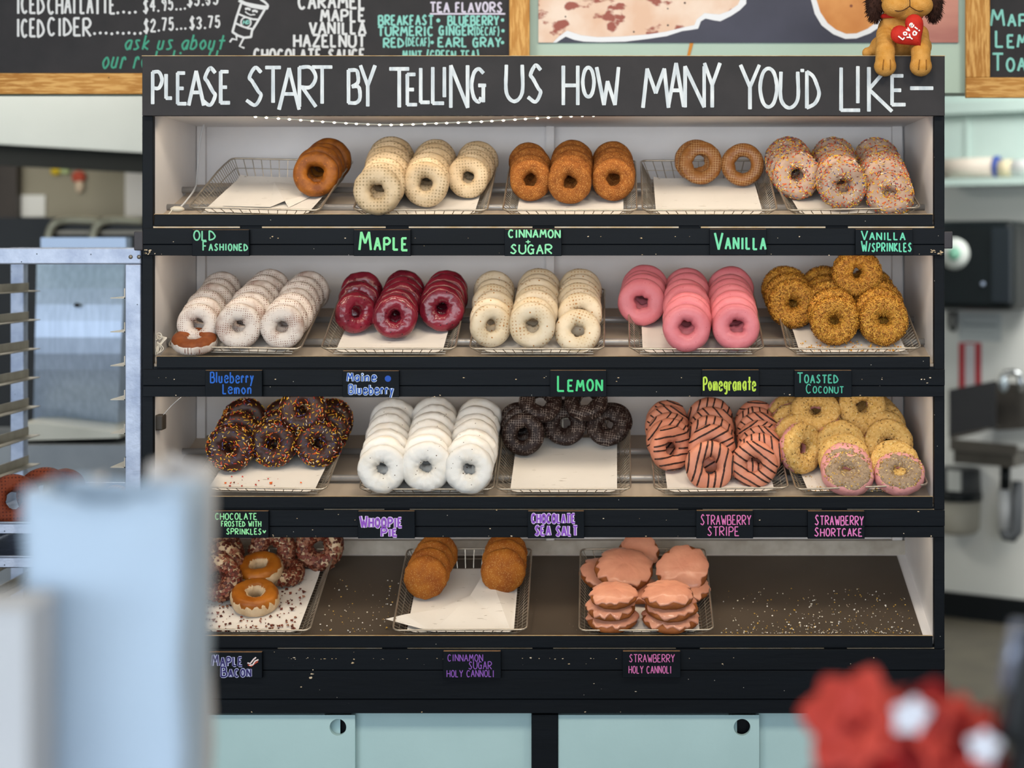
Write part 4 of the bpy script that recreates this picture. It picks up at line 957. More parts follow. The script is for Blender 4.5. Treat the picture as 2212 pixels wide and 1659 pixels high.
crumb_field('coconut_crumbs', 120, lambda: B(1, kx3+rr.uniform(-.11, .11), .006+.06*rr.random()**1.3, .0052), M_COCO[1:4], 'loose toasted coconut flakes on the parchment of the coconut basket', (.0009, .0028))
kx4 = BASK['shortcake'][1]
crumb_field('cake_crumbs', 200, lambda: B(2, kx4+rr.uniform(-.115, .115), .003+.08*rr.random()**2, .0052), M_CRUMB, 'yellow and grey cake crumbs along the front of the shortcake basket', (.0007, .002))
# the dark tray on the bottom shelf
e = B(3, 0, .372, 0); x0, x1 = P(443, 1198, .37).x, P(1993, 0, .0).x
mb = MB().prism([B(3, XL1+.05, -.008, -.0008), B(3, P(1996, 0, 0).x, -.008, -.0008), B(3, P(1996, 0, 0).x, .37, -.0008), B(3, XL1+.05, .37, -.0008)], (0, .0006, -.0018))
tag(mb.obj('baking_tray', M_TRAY), 'wide dark metal baking tray covering the bottom shelf', 'tray')

# ------------------------------------------------------------------ chalk menu boards and the food poster on the soffit
M_CW = mat('chalk_white', 'd6dade', rough=.6); M_CT = mat('chalk_aqua', '86cdc4', rough=.6); M_CG = mat('chalk_green', '3f9c82', rough=.6); M_CL = mat('chalk_lilac', 'cfcbe0', rough=.6)
YB = YW - .012
def board(name, label, px0, px1, pyb, frw, frb, right=True, left=False):
    """black chalk board in a pine frame; px0..px1 and pyb are the outer edges of the frame"""
    c = P((px0+px1)/2, pyb, YB); t = thing(name, label, 'menu board', (c.x, YW, c.z))
    bx(px0+4, -420, px1-4, pyb-4, YB+.004, YW+.018).obj('board', M_BOARD, t)
    bx(px0, pyb-frb, px1, pyb, YB-.012, YB+.004).obj('frame_rail', M_WOOD, t, bevel=.002)
    bx(px0, -424, px1, -424+frb, YB-.012, YB+.004).obj('frame_rail', M_WOOD, t, bevel=.002)
    bx(px1-frw, -424+frb+.2, px1, pyb-frb-.2, YB-.012, YB+.004).obj('frame_stile', M_WOODV, t, bevel=.002)
    bx(px0, -424+frb+.2, px0+frw, pyb-frb-.2, YB-.012, YB+.004).obj('frame_stile', M_WOODV, t, bevel=.002)
    return t
t1 = board('menu_board', 'large chalk drinks menu with tea flavours, pine framed, behind the cabinet header', -520, 1144, 203, 44, 45)
YY = YB + .004; mw = MB()
def T1(s, x0, x1, y0, y1, w=5, m=0, **k): text(mw, s, x0, x1, y0, y1, w, YY, m, **k)
T1('ICED', 36, 95, -8, 29); T1('CHAI', 103, 163, -8, 29); T1('LATTE', 173, 248, -8, 29); T1('....', 250, 296, -8, 27)
T1('ICED', 36, 95, 42, 79); T1('CIDER', 103, 196, 40, 77); T1('.........', 200, 307, 36, 72)
T1('$4.95...', 309, 402, 0, 26, 4, drift=-8); T1('$5.65', 404, 472, -14, 12, 4, drift=-3); T1('$2.75...', 310, 403, 43, 69, 4, drift=-8); T1('$3.75', 409, 476, 38, 62, 4, drift=-4)
T1('ask us about', 268, 482, 76, 106, 4, 2, slant=.25); T1('our rotating flavors', 219, 560, 110, 147, 4, 2, slant=.25)
T1('CARAMEL', 644, 789, -12, 18, 5.4); T1('MAPLE', 692, 788, 22, 46, 5.2); T1('VANILLA', 668, 790, 49, 73, 5.2); T1('HAZELNUT', 634, 789, 76, 101, 5.2); T1('CHOCOLATE SAUCE', 548, 788, 107, 132, 5.2)
T1('TEA FLAVORS', 929, 1085, 6, 26, 4, 3); draw_px(mw, [(929, 30), (1091, 30)], 3.6, YY, 3)
T1('BREAKFAST', 817, 936, 34, 54, 4, 1); T1('*', 941, 951, 34, 54, 7, 1); T1('BLUEBERRY', 967, 1077, 35, 54, 4, 1); T1('*', 1080, 1090, 34, 53, 6, 1)
T1('TURMERIC', 816, 936, 58, 77, 4, 1); T1('GINGER', 948, 1022, 57, 76, 4, 1); T1('(DECAF)', 1024, 1078, 59, 76, 2.8, 1); T1('*', 1081, 1091, 57, 76, 6, 1)
T1('RED', 828, 872, 83, 102, 4, 1); T1('(DECAF)', 876, 928, 82, 99, 2.8, 1); T1('*', 928, 938, 82, 101, 6, 1); T1('EARL', 946, 1009, 82, 101, 4, 1); T1('GRAY', 1021, 1082, 82, 101, 4, 1); T1('*', 1080, 1090, 82, 101, 6, 1)
T1('MINT (GREEN TEA)', 869, 1034, 110, 132, 3.6, 1)
# paper-cup doodle
D = lambda pts, w=5: draw_px(mw, pts, w, YY, 0, 0, False)
cup = lambda pts: [(480+x/6.506, y/6.506) for x, y in pts]
D(cup([(250, 5), (330, 45), (450, 70), (560, 90), (620, 95), (640, 70), (600, 30), (540, -10)])); D(cup([(235, 10), (300, 50), (420, 95), (560, 120), (635, 120), (645, 80)])); D(cup([(265, 55), (200, 250), (145, 450)])); D(cup([(600, 130), (500, 300), (420, 430), (405, 520)]))
D(cup([(145, 450), (220, 500), (310, 530), (405, 520)])); D(cup([(235, 200), (330, 240), (430, 270), (500, 275)]), 4); D(cup([(195, 330), (280, 370), (370, 400), (430, 405)]), 4)
D(cup([(200, 500), (205, 560), (140, 545), (110, 590)]), 4); D(cup([(300, 540), (245, 650), (310, 675)]), 4)
D(cup([(335+70*math.cos(a*.2618), 315+70*math.sin(a*.2618)) for a in range(25)]), 3)
for ex, ey in ((360, 122), (460, 152)): D(cup([(ex-35, ey+5), (ex, ey-2), (ex+35, ey+14)]), 5)
D(cup([(325, 165), (355, 190), (400, 212), (440, 205), (462, 208)]), 2.6)
text(mw, 'HD', 524.5, 538.5, 44, 52, 2, YY, 1, slant=.2)
mw.obj('lettering', [M_CW, M_CT, M_CG, M_CL], t1)
t2 = board('menu_board', 'chalk flavour menu in a thick pine frame at the right edge, beside the plush dog', 2087, 2620, 211, 52, 44)
mw = MB(); T1('MAPLE', 2139, 2262, 22, 56, 5, 1, sc=.72); T1('LEMON', 2150, 2265, 68, 102, 5, 1, sc=.76); T1('TOASTED', 2143, 2310, 117, 153, 5, 1, sc=.74)
mw.obj('lettering', [M_CW, M_CT], t2)
# poster
c = P(1616, 93, YB); tp = thing('food_poster', 'wide navy poster of white-outlined baked food on the mint wall above the header', 'poster', (c.x, YW, c.z))
YP = YW + .013
bx(1163, -420, 2070, 92, YP, YW+.0195).obj('sheet', mat('navy_print', '34364a', '2c2f42', 8, .35), tp)
def cut(pts, y, m, name):
    mb = MB(); q = [P(a, b, y) for a, b in pts]; mb.add([(v.x, y, v.z) for v in q], [tuple(range(len(q)))][::1]); 
    me = mb.obj(name, m, tp); return me
w1 = [(1163, -330), (1700, -330), (1660, -60), (1612, -6), (1612, 8), (1598, 22), (1580, 34), (1556, 46), (1542, 44), (1524, 40), (1514, 46), (1508, 62), (1490, 65), (1474, 67), (1440, 78), (1400, 84), (1350, 90), (1300, 91), (1262, 90), (1240, 86), (1222, 79), (1208, 88), (1202, 92), (1163, 92)]
cut(w1, YP-.0008, mat('white_print', 'dfe3ea', rough=.35), 'cutout_border')
w2 = [(1163, -322), (1690, -322), (1650, -60), (1602, -8), (1594, 10), (1574, 24), (1554, 31), (1540, 30), (1522, 28), (1505, 42), (1500, 54), (1480, 58), (1440, 68), (1400, 74), (1340, 79), (1290, 80), (1255, 76), (1225, 66), (1208, 78), (1194, 92), (1163, 92)]
cut(w2, YP-.0014, mat('pale_pastry_print', 'e6d3c4', 'd9b59c', 10, .35, wave=('94493a', 16, (1, 1, 1.6), .58, .63), specks=[('3a2422', 70, .20, .07)]), 'pastry_picture')
w3 = [(1750, -200), (1752, 0), (1760, 30), (1775, 55), (1800, 74), (1826, 84), (1850, 83), (1880, 72), (1905, 55), (1925, 20), (1935, -60), (1935, -200)]
cut(w3, YP-.0008, mat('white_print', 'dfe3ea', rough=.35), 'cutout_border')
w4 = [(1762, -195), (1764, 0), (1772, 26), (1788, 50), (1806, 64), (1828, 73), (1850, 72), (1874, 62), (1896, 46), (1912, 16), (1920, -60), (1920, -195)]
cut(w4, YP-.0014, mat('golden_fritter_print', 'd3924e', 'c07a38', 12, .35, specks=('7a3a1c', 50, .2, .12)), 'fritter_picture')
w5 = [(1985, -300), (1985, 70), (1995, 84), (2012, 92), (2070, 92), (2070, -300)]
cut(w5, YP-.0014, mat('pink_pastry_print', 'c08474', 'a5655c', 7, .35, stretch=(.4, 1, 1.8)), 'pastry_picture')
q = [P(1484, 122, YW+.017), P(1490, 122, YW+.017), P(1498, 93, YW+.017), P(1490, 93, YW+.017)]
tag(MB().prism(q, (0, .0025, 0)).obj('orange_tape', mat('orange_tape', 'c98324', rough=.5)), 'short slanting strip of orange tape on the mint wall below the poster', 'tape')

# ------------------------------------------------------------------ plush dog sitting on the header board
M_PL = mat('golden_plush', 'cc9850', 'bd863a', 60, .9, bump=.0012, bscale=500)
M_PLD = mat('dark_brown_fur', '2a1712', '3a221a', 80, .9, bump=.002, bscale=300)
zH = P(0, 121, YF-.004).z + .0012
dx, dy = P(1950, 0, .02).x, .035
dog = thing('plush_dog', 'golden plush dog with dark ears and a red heart sitting on the header board', 'plush toy', (dx, dy, zH))
S = lambda px, py, y: P(px, py, y)
body = MB()
body.ball((dx, dy+.015, zH+.056), (.052, .046, .055)); body.ball((dx-.002, dy-.002, zH+.082), (.044, .039, .038))
hd = Vector((dx+.004, dy-.012, zH+.134)); body.ball(hd, (.056, .052, .054)); body.ball(hd+Vector((-.022, -.040, -.026)), (.034, .030, .026)); body.ball(hd+Vector((.022, -.040, -.026)), (.034, .030, .026)); body.ball(hd+Vector((0, -.034, -.040)), (.034, .024, .018))
for px in (1912, 1989):
    s = -1 if px < 1950 else 1
    a = Vector((dx+s*.036, dy-.012, zH+.050)); b = S(px, 112, -.045); c = S(px, 143, -.048)
    for t_ in range(6): body.ball(a.lerp(b, t_/5), .022-.002*t_/5*0)
    body.ball(c, (.0245, .022, .0225)); body.ball(b.lerp(c, .5), .0215)
    body.ball(Vector((dx+s*.040, dy+.012, zH+.026)), (.028, .040, .026))
tl = [Vector((dx-.045, dy+.05, zH+.014)), Vector((dx-.062, dy+.035, zH+.013)), Vector((dx-.073, dy+.01, zH+.013))]
for p in tl: body.ball(p, .0125)
bo = body.obj('body', M_PL, dog)
m_ = bo.modifiers.new('merge', 'REMESH'); m_.mode = 'VOXEL'; m_.voxel_size = .003; m_.use_smooth_shade = True
m_ = bo.modifiers.new('soften', 'SMOOTH'); m_.factor = .6; m_.iterations = 6
for s in (-1, 1):                                            # shaggy ears
    ear = MB(); c = hd + Vector((s*.064, .002, -.014)); ear.ball(c, (.020, .016, .040)); rr = random.Random(5+s)
    for _ in range(420):
        th, ph = rr.uniform(0, 6.28), rr.uniform(-1.4, 1.4); n_ = Vector((math.cos(ph)*math.cos(th), math.cos(ph)*math.sin(th), math.sin(ph))); p = c + Vector((n_.x*.019, n_.y*.015, n_.z*.039))
        ear.tube([p, p+n_*.006+Vector((rr.uniform(-.003, .003), 0, -.004))], [.0011, .0003], 3, cap=False)
    ear.obj('ear', M_PLD, dog)
    MB().ball(hd+Vector((s*.020, -.049, .012)), (.006, .004, .008), 12, 8).obj('eye', mat('black_bead', '0c0a0a', rough=.15), dog)
    mw = MB(); y0 = -.0715
    pts = [hd+Vector((s*(.000+.026*math.sin(i*.24)*1.4 if False else s*0+.036*i/7)*1 if False else s*.036*i/7, -.0705+.010*(i/7)**2+.001, -.032-.010*math.sin(i/7*2.6))) for i in range(8)]
    mw.tube(pts, .0010, 5); mw.obj('mouth_stitch', mat('brown_stitch', '3a2114', rough=.8), dog)
    for k in (-1, 1):
        c = S(1912 if s < 0 else 1989, 143, -.047); MB().tube([c+Vector((k*.007+.001, -.0205, .012)), c+Vector((k*.008, -.0232, .000)), c+Vector((k*.008, -.0205, -.010))], .0009, 5).obj('toe_stitch', mat('tan_stitch', '8a5a22', rough=.8), dog)
MB().ball(hd+Vector((0, -.064, -.004)), (.014, .010, .010), 14, 8).obj('nose', mat('brown_nose', '3c2119', rough=.5), dog)
MB().tube([hd+Vector((0, -.068, -.014)), hd+Vector((0, -.0715, -.022)), hd+Vector((0, -.071, -.032))], .0010, 5).obj('mouth_stitch', mat('brown_stitch', '3a2114', rough=.8), dog)
col_ = [Vector((dx-.002+.043*math.cos(a*.2618), dy-.006+.040*math.sin(a*.2618), zH+.090+.003*math.sin(a*.2618))) for a in range(24)]
MB().tube(col_, .0052, 8, closed=True).obj('collar', mat('red_ribbon', 'b3231c', rough=.45), dog)
# heart: tilted, puffed
hc = S(1965, 70, -.058); ht = MB(); n = 40; out = []
def hp(t_, k): x = 16*math.sin(t_)**3; z = 13*math.cos(t_)-5*math.cos(2*t_)-2*math.cos(3*t_)-math.cos(4*t_); return Vector((x*k, z*k))
ang = rad(38); rot = lambda v: Vector((v.x*math.cos(ang)-v.y*math.sin(ang), v.x*math.sin(ang)+v.y*math.cos(ang)))
levels = [(.0, -.0135), (.35, -.0125), (.65, -.0105), (.85, -.0068), (.97, -.002), (1.0, 0), (.97, .002), (.85, .0068), (.6, .010), (.0, .012)]
vs = []; fs = []
for k, y in levels:
    for i in range(n):
        v = rot(hp(2*math.pi*i/n, .00245*k)); vs.append(hc + Vector((v.x, y, v.y)))
for l in range(len(levels)-1):
    for i in range(n): fs.append((l*n+i, l*n+(i+1) % n, (l+1)*n+(i+1) % n, (l+1)*n+i))
heart = ht.add(vs, fs, 0, True).obj('heart', mat('red_plush', 'c02a1c', 'ad2016', 60, .7, bump=.0006, bscale=400), dog)
hl = MB()
def HT(s, x0, x1, z0, wpx):
    base = MB(); st = R.getstate()
    tmp = MB(); text(tmp, s, 1000+x0, 1000+x1, 1000-z0-12, 1000-z0, wpx, hc.y-.0125, 0, sc=1)
    o = P(1000, 1000, hc.y-.0125)
    for f in [None]:
        q = []
        for v in tmp.v:
            d = Vector((v.x-o.x, v.z-o.z)); a2 = rad(52); d = Vector((d.x*math.cos(a2)-d.y*math.sin(a2), d.x*math.sin(a2)+d.y*math.cos(a2))); q.append(Vector((hc.x+d.x, v.y-.0005, hc.z+d.y)))
        b0 = len(hl.v); hl.v += q; hl.f += [[i+b0 for i in f_] for f_ in tmp.f]; hl.m += tmp.m; hl.sm += tmp.sm
HT('Love', -25, 17, 3, 2.8); HT('Ya!', -16, 15, -13, 2.8)
hl.obj('lettering', mat('white_embroidery', 'e8e6e6', rough=.7), heart)

# ------------------------------------------------------------------ sheet-pan rack on the left
rk = thing('pan_rack', 'tall scuffed aluminium sheet-pan rack standing at the cabinet side', 'rack', (-1.06, .34, 0), None)
RXR, RXL, RY0, RY1 = -.8025, -1.305, .0, .676; pw = .034; zr = P(0, 535, 0).z
M_RAIL = mat('rack_rail', '9c968a', '8a8478', 20, .4, metal=.5)
for x0 in (RXL, RXR-pw):
    for y0 in (RY0+.002, RY1-pw): MB().box((x0, y0, .09), (x0+pw, y0+pw, zr-.036)).obj('post', M_ALU, rk, bevel=.002)
    for j in range(19):
        z = P(0, 645+73.2*(j)*1.0, 0).z + .0; zz = 1.535 - .0732*j
        if zz < .2: break
        s = 1 if x0 == RXL else -1; xi = x0+pw if s > 0 else x0
        MB().box((xi, RY0+.003, zz), (xi+s*.032, RY1-.003, zz+.002)).box((xi, RY0+.003, zz), (xi+s*.0025, RY1-.003, zz+.022)).obj('pan_rail', M_RAIL, rk)
    MB().box((x0+.004, RY0+pw+.003, .12), (x0+pw-.004, RY1-pw-.001, .155)).obj('side_rail', M_ALU, rk)
    for y0 in (RY0+.02, RY1-.02):
        MB().lathe([(.0, -.012), (.055, -.012), (.06, 0), (.055, .012), (.0, .012)], 18, Matrix.Translation((x0+pw/2, y0, .061)) @ Matrix.Rotation(rad(90), 4, 'Y')).obj('caster', mat('black_rubber', '151515', rough=.6), rk)
        MB().box((x0+.004, y0-.014, .075), (x0+pw-.004, y0+.014, .092)).obj('caster_plate', M_ALU, rk)
for y0, y1 in ((RY0, RY0+pw+.002), (RY1-pw, RY1)):
    MB().box((RXL-.002, y0, zr-.036), (RXR+.001, y1, zr)).obj('top_bar', M_ALU, rk, bevel=.003)
for x0 in (RXL, RXR-pw): MB().box((x0, RY0+pw+.004, zr-.030), (x0+pw, RY1-pw-.002, zr-.002)).obj('top_side_bar', M_ALU, rk)
for px in (282, 300):
    c = P(px, 555, -.001); MB().ball(c, (.0045, .002, .0045), 10, 6).obj('rivet', M_STEELDK, rk)
def sheet_pan(zz, label):
    t = thing('sheet_pan', label, 'tray', (-1.05, .3, zz)); x0, x1, y0, y1 = RXL+pw+.010, RXR-pw-.010, RY0+.01, RY1-.03; h = .024
    mb = MB().box((x0, y0, zz), (x1, y1, zz+.0015))
    for a, b in (((x0, y0), (x1, y0+.0015)), ((x0, y1-.0015), (x1, y1)), ((x0, y0), (x0+.0015, y1)), ((x1-.0015, y0), (x1, y1))): mb.box((a[0], a[1], zz), (b[0], b[1], zz+h))
    mb.obj('pan', M_ALU, t); MB().tube([(x0, y0, zz+h), (x1, y0, zz+h), (x1, y1, zz+h), (x0, y1, zz+h)], .003, 6, closed=True).obj('rolled_edge', M_ALU, t); return zz+.0015
j1 = 1.535-.0732*7; zp1 = sheet_pan(j1+.0022, 'sheet pan in the rack carrying the red-brown donuts'); sheet_pan(j1-.0732+.0022, 'empty sheet pan on the rail below the red-brown donuts')
def pan_donut(fl, px, py, r, y, rx, rz, label, z=None):
    c = P(px, py, y); put_donut(fl, Vector((c.x, y, z if z else zp1+r+.001)), r, rx, 0, rz, label, 'donut', 'donuts on the rack pan')
pan_donut('choccake', 30, 1070, .058, .10, -.25, .5, 'red-brown cake donut leaning at the outer end of the rack pan')
pan_donut('choccake', 95, 1055, .060, .19, -.15, .1, 'large red-brown cake donut in the middle of the rack pan')
pan_donut('choccake', 140, 1050, .055, .25, -.15, -.35, 'red-brown cake donut turned behind the large one on the rack pan')
pan_donut('lattice', 205, 1080, .043, .08, -.1, -.2, 'pale donut with a pink lattice glaze on the rack pan, nearest the bags')
pan_donut('lattice', 250, 1080, .042, .15, -.1, -.4, 'pale donut with a pink lattice glaze behind the front pale one on the rack pan')

# ------------------------------------------------------------------ kitchen behind, left
q = lambda px, py, y: P(px, py, y)
zhb = 0
mb = MB(); fl = [P(-90, 306, 2.35), P(420, 336, 2.75)]
A0, A1 = fl; top = 2.55
mb.prism([A0, A1, Vector((A1.x, A1.y, top+.3)), Vector((A0.x, A0.y, top+.3))], (0.06, .9, 0))
hood = thing('range_hood', 'large pale steel extractor hood over the fryers at the far left', 'hood', (A0.x, 2.7, A0.z))
mb.obj('hood_body', mat('pale_hood_steel', 'c3c6c4', 'b9bdbb', 2, .4, metal=.2), hood)
mb = MB(); h = Vector((0, 0, -.075)); mb.prism([A0+h+Vector((0, .02, 0)), A1+h+Vector((0, .02, 0)), A1+Vector((0, .02, -.001)), A0+Vector((0, .02, -.001))], (.05, .12, 0)); mb.obj('grease_gutter', mat('dark_gutter', '1c1d1c', rough=.5), hood)
struct(bx(-120, 290, 430, 1500, 3.6, 3.7), 'trim_2', mat('olive_steel_splashback', '878170', '7c7663', 2, .5, metal=.2))
tag(bx(-200, 345, 36, 900, 3.53, 3.59).obj('dark_cupboard', mat('dark_brown_laminate', '3a332e', '2c2622', 3, .5)), 'dark brown cupboard at the far left behind the rack', 'cupboard')
tag(bx(41, 421, 97, 468, 3.588, 3.5995).obj('paper_note', mat('white_note', 'd8d8d4', rough=.7)), 'small white note stuck on the olive splashback', 'note')
tag(bx(270, 372, 330, 468, 3.58, 3.5995).obj('hanging_cloth', mat('white_cloth', 'd8d5d0', rough=.8)), 'white cloth hanging on the splashback beside the cabinet', 'cloth')
tag(MB().ball(P(120, 370, 3.585), (.022, .012, .018)).obj('magnet', mat('yellow_plastic', 'c9ac1e', rough=.5)), 'yellow magnet on the splashback', 'magnet')
tag(MB().ball(P(140, 370, 3.585), (.022, .012, .014)).obj('magnet', mat('pale_green_plastic', 'a9b884', rough=.5)), 'pale green magnet beside the yellow one', 'magnet')
mg = thing('hanging_charm', 'small red and cream charm hanging on the splashback', 'ornament', tuple(P(170, 395, 3.585)))
MB().ball(P(170, 382, 3.585), (.030, .014, .026)).obj('charm_top', mat('red_felt', 'b04a36', rough=.7), mg); MB().ball(P(172, 402, 3.585), (.018, .014, .03)).obj('charm_body', mat('cream_felt', 'cdb9a0', rough=.7), mg)
# fryer: dark body with two looped basket handles
fr = thing('fryer', 'dark fryer under the hood with two pale looped basket handles', 'fryer', tuple(Vector((P(180, 0, 2.9).x, 3.0, 0))))
mb = bx(-60, 470, 420, 540, 2.95, 3.5); b0 = P(-60, 540, 2.95); b1 = P(420, 540, 2.95); mb.box((b0.x, 2.95, 0), (b1.x, 3.5, b0.z)); mb.obj('fryer_body', mat('fryer_black', '12161a', '1c1f22', 4, .4), fr)
for x in (102, 198):
    MB().tube(smooth_px([(x, 530), (x+5, 500), (x+18, 482), (x+45, 476), (x+110, 478)], [2.9, 2.9, 2.9, 2.92, 2.94]), .015, 8).obj('basket_handle', mat('cream_handle', 'b5b09c', rough=.4, metal=.3), fr)
bx(120, 498, 330, 506, 2.93, 2.95).obj('steel_ledge', M_STEELDK, fr)
# stainless machine behind the rack
sm = thing('stainless_machine', 'tall blurred stainless steel machine panel behind the rack', 'kitchen machine', (P(170, 0, 1.75).x, 1.9, 0))
bx(88, 513, 272, 536, 1.72, 1.78).obj('lid', mat('pale_blue_steel', 'a8b8d2', rough=.4, metal=.4), sm)
mb = MB(); n = 10; pr = []
for i in range(n+1):
    t_ = i/n; pr.append((552+(905-552)*t_, 1.80 - .06*math.sin(t_*math.pi) + .02*t_))
vs = []
for py, y in pr: a, b = P(80-8*(py-552)/353, py, y), P(270-16*(py-552)/353, py+ (12 if py > 880 else 0), y); vs += [a, b]
nf = len(vs); back = [Vector((v.x, 2.02, v.z)) for v in vs]
mb.add(vs+back, [(2*i, 2*i+2, 2*i+3, 2*i+1)[::1] for i in range(n)] + [(nf+2*i, nf+2*i+1, nf+2*i+3, nf+2*i+2) for i in range(n)] + [(2*i, nf+2*i, nf+2*i+2, 2*i+2) for i in range(n)] + [(2*i+1, 2*i+3, nf+2*i+3, nf+2*i+1) for i in range(n)] + [(0, 1, nf+1, nf), (2*n, nf+2*n, nf+2*n+1, 2*n+1)], 0, False)
mb.obj('front_panel', M_STEEL, sm)
MB().ball(P(166, 659, 1.738), (.010, .004, .007)).obj('vent_hole', mat('dark_hole', '15171a', rough=.6), sm)
mb = MB().prism([P(40, 915, 1.6), P(90, 915, 1.6), P(258, 935, 1.6), P(258, 946, 1.6), P(40, 952, 1.6)][::-1], (0, .5, 0)); mb.obj('output_chute', mat('pale_chute', 'a9a79c', 'b7b5aa', 5, .4, metal=.3), sm)
b0, b1 = P(-160, 962, 1.55), P(420, 1060, 1.55); MB().box((b0.x, 1.55, 0), (b1.x, 2.1, b0.z)).obj('machine_base', mat('grey_steel_base', '7d8184', '6a6f74', 4, .4, metal=.6), sm)
# ------------------------------------------------------------------ kitchen wall, right
sh = wbox(2035, 386, 2290, 396, .16, off_back=.0); tag(sh.obj('wall_shelf', M_MINTPALE), 'pale narrow shelf on the far wall beside the cabinet', 'shelf')
tr = thing('cardboard_roll', 'pale roll with a blue band lying on the far wall shelf', 'roll', tuple(M4 @ Vector((W(2100, 384, .1)[0], -.1, W(2100, 385, .1)[1]))))
u0, z0 = W(2030, 386, .10); u1, z1 = W(2146, 346, .10); rz = (z1-z0)/2
def wcyl(u0, u1, off, z, r, m, name, parent, n=20): return MB().tube([M4 @ Vector((u0, -off, z)), M4 @ Vector((u1, -off, z))], r, n).obj(name, m, parent)
zc = W(2100, 386, .12)[1]+.001
r1 = .046; wcyl(W(2020, 0, .1)[0], W(2146, 0, .1)[0], .08, zc+r1, r1, mat('pale_roll', 'd3c9bd', 'c9beb2', 5, .6), 'roll', tr)
wcyl(W(2146, 0, .1)[0]+.001, W(2154, 0, .1)[0], .08, zc+.049, .049, mat('blue_band', '24459a', rough=.5), 'band', tr); wcyl(W(2155, 0, .1)[0], W(2184, 0, .1)[0], .08, zc+.040, .040, mat('cream_roll', 'cfc3a4', rough=.6), 'roll_end', tr); wcyl(W(2184, 0, .1)[0]+.001, W(2260, 0, .1)[0], .08, zc+.040, .038, mat('white_label', 'dfe0e0', rough=.6), 'label', tr)
struct(wbox(2020, 222, 2290, 236, .05, off_back=.013), 'trim_3', M_MINTPALE)
struct(wbox(2085, 236, 2092, 345, .022, off_back=.013), 'trim_4', M_MINTPALE)
pt = thing('towel_dispenser', 'black rounded paper towel dispenser with a round white sticker on the far wall', 'dispenser', tuple(M4 @ Vector((W(2110, 670)[0], -.05, W(2110, 670)[1]))))
M_PLB = mat('black_plastic', '12181b', '171e21', 4, .3)
wbox(1985, 478, 2189, 672, .22, off_back=.002).obj('housing', M_PLB, pt, bevel=.03)
wbox(2140, 492, 2183, 655, .232, off_back=.215).obj('side_window', mat('smoked_plastic', '262d33', rough=.25), pt, bevel=.004)
u, z = W(2062, 548, .222); MB().lathe([(.0, 0), (.068, 0), (.068, .003), (0, .003)], 28, M4 @ Matrix.Translation((u, -.2215, z)) @ Matrix.Rotation(rad(90), 4, 'X')).obj('sticker', mat('white_sticker', 'd5dcd8', rough=.5), pt)
MB().lathe([(.0, 0), (.030, 0), (.030, .002), (0, .002)], 20, M4 @ Matrix.Translation((u, -.2247, z)) @ Matrix.Rotation(rad(90), 4, 'X')).obj('sticker_mark', mat('mint_print', '7fb8a0', rough=.5), pt)
u, z = W(2123, 614, .222); MB().ball(M4 @ Vector((u, -.222, z)), .010).obj('lock', M_STEEL, pt)
hk = thing('hook', 'dark loop hook hanging on the far wall under the dispenser', 'hook', tuple(M4 @ Vector((W(2058, 700)[0], -.02, W(2058, 715)[1]))))
lp = [M4 @ Vector((W(x, y, .03)[0], -.03, W(x, y, .03)[1])) for x, y in ((2052, 672), (2051, 695), (2053, 710), (2058, 714), (2063, 710), (2065, 695), (2064, 672))]
MB().tube(lp, .008, 6).obj('loop', M_PLB, hk)
ns = thing('notice', 'faded grey text notice on the far wall below the dispenser', 'notice', tuple(M4 @ Vector((W(2120, 730)[0], -.002, W(2120, 730)[1]))))
wbox(2072, 676, 2162, 738, .004, off_back=.0005).obj('sheet', mat('pale_notice', 'bfc6c8', rough=.7), ns)
for i, (a, b, y) in enumerate(((2086, 2150, 682), (2081, 2152, 702), (2082, 2146, 714), (2084, 2148, 722))): wbox(a, y-(3 if i == 1 else 1.5), b, y+(3 if i == 1 else 1.5), .0045, off_back=.004).obj('print_line', mat('grey_print', '8f979c', rough=.7), ns)
rs = thing('safety_sign', 'white sign with two red stripes on the far wall above the sink', 'sign', tuple(M4 @ Vector((W(2095, 840)[0], -.002, W(2095, 840)[1]))))
wbox(2070, 738, 2120, 850, .006, off_back=.0005).obj('panel', mat('white_sign', 'd3cfd4', rough=.6), rs)
for a, b in ((2071, 2084), (2106, 2119)): wbox(a, 740, b, 850, .0075, off_back=.0061).obj('red_stripe', mat('red_print', 'b8323c', rough=.6), rs)
wbox(2084.5, 739, 2105.5, 743, .0075, off_back=.0061).obj('red_stripe', mat('red_print', 'b8323c', rough=.6), rs)
# hand sink
sk = thing('hand_sink', 'grey steel wall-hung hand sink with high splash guards', 'sink', tuple(M4 @ Vector((W(2130, 960)[0], -.2, W(2130, 990)[1]))))
def wpoly(pts, off, off2, name, m):
    q = [M4 @ Vector((W(x, y, off)[0], -off, W(x, y, off)[1])) for x, y in pts]
    return MB().prism(q, (M4.to_3x3() @ Vector((0, off-off2, 0)))).obj(name, m, sk)
M_SK = mat('sink_steel', '716c66', '615d58', 4, .35, metal=.7)
wpoly([(2050, 945), (2150, 925), (2150, 822), (2050, 842)], .20, .19, 'splash_guard', mat('dark_sink_steel', '4a4a4c', '3f4044', 3, .4, metal=.6))
wpoly([(2150, 930), (2230, 925), (2230, 830), (2150, 826)], .035, .02, 'back_splash', M_SK)
wpoly([(2052, 972), (2196, 984), (2196, 962), (2052, 948)], .36, .345, 'rim_front', M_SK)
wpoly([(2052, 950), (2120, 932), (2120, 928), (2052, 942)], .30, .05, 'rim_side', M_SK)
wpoly([(2060, 1000), (2190, 1010), (2190, 984), (2060, 972)], .34, .10, 'basin', M_SK)
fa = [M4 @ Vector((W(x, y, .10)[0], -.10, W(x, y, .10)[1])) for x, y in ((2166, 835), (2166, 815), (2172, 806), (2190, 804), (2202, 808), (2205, 828), (2204, 845))]
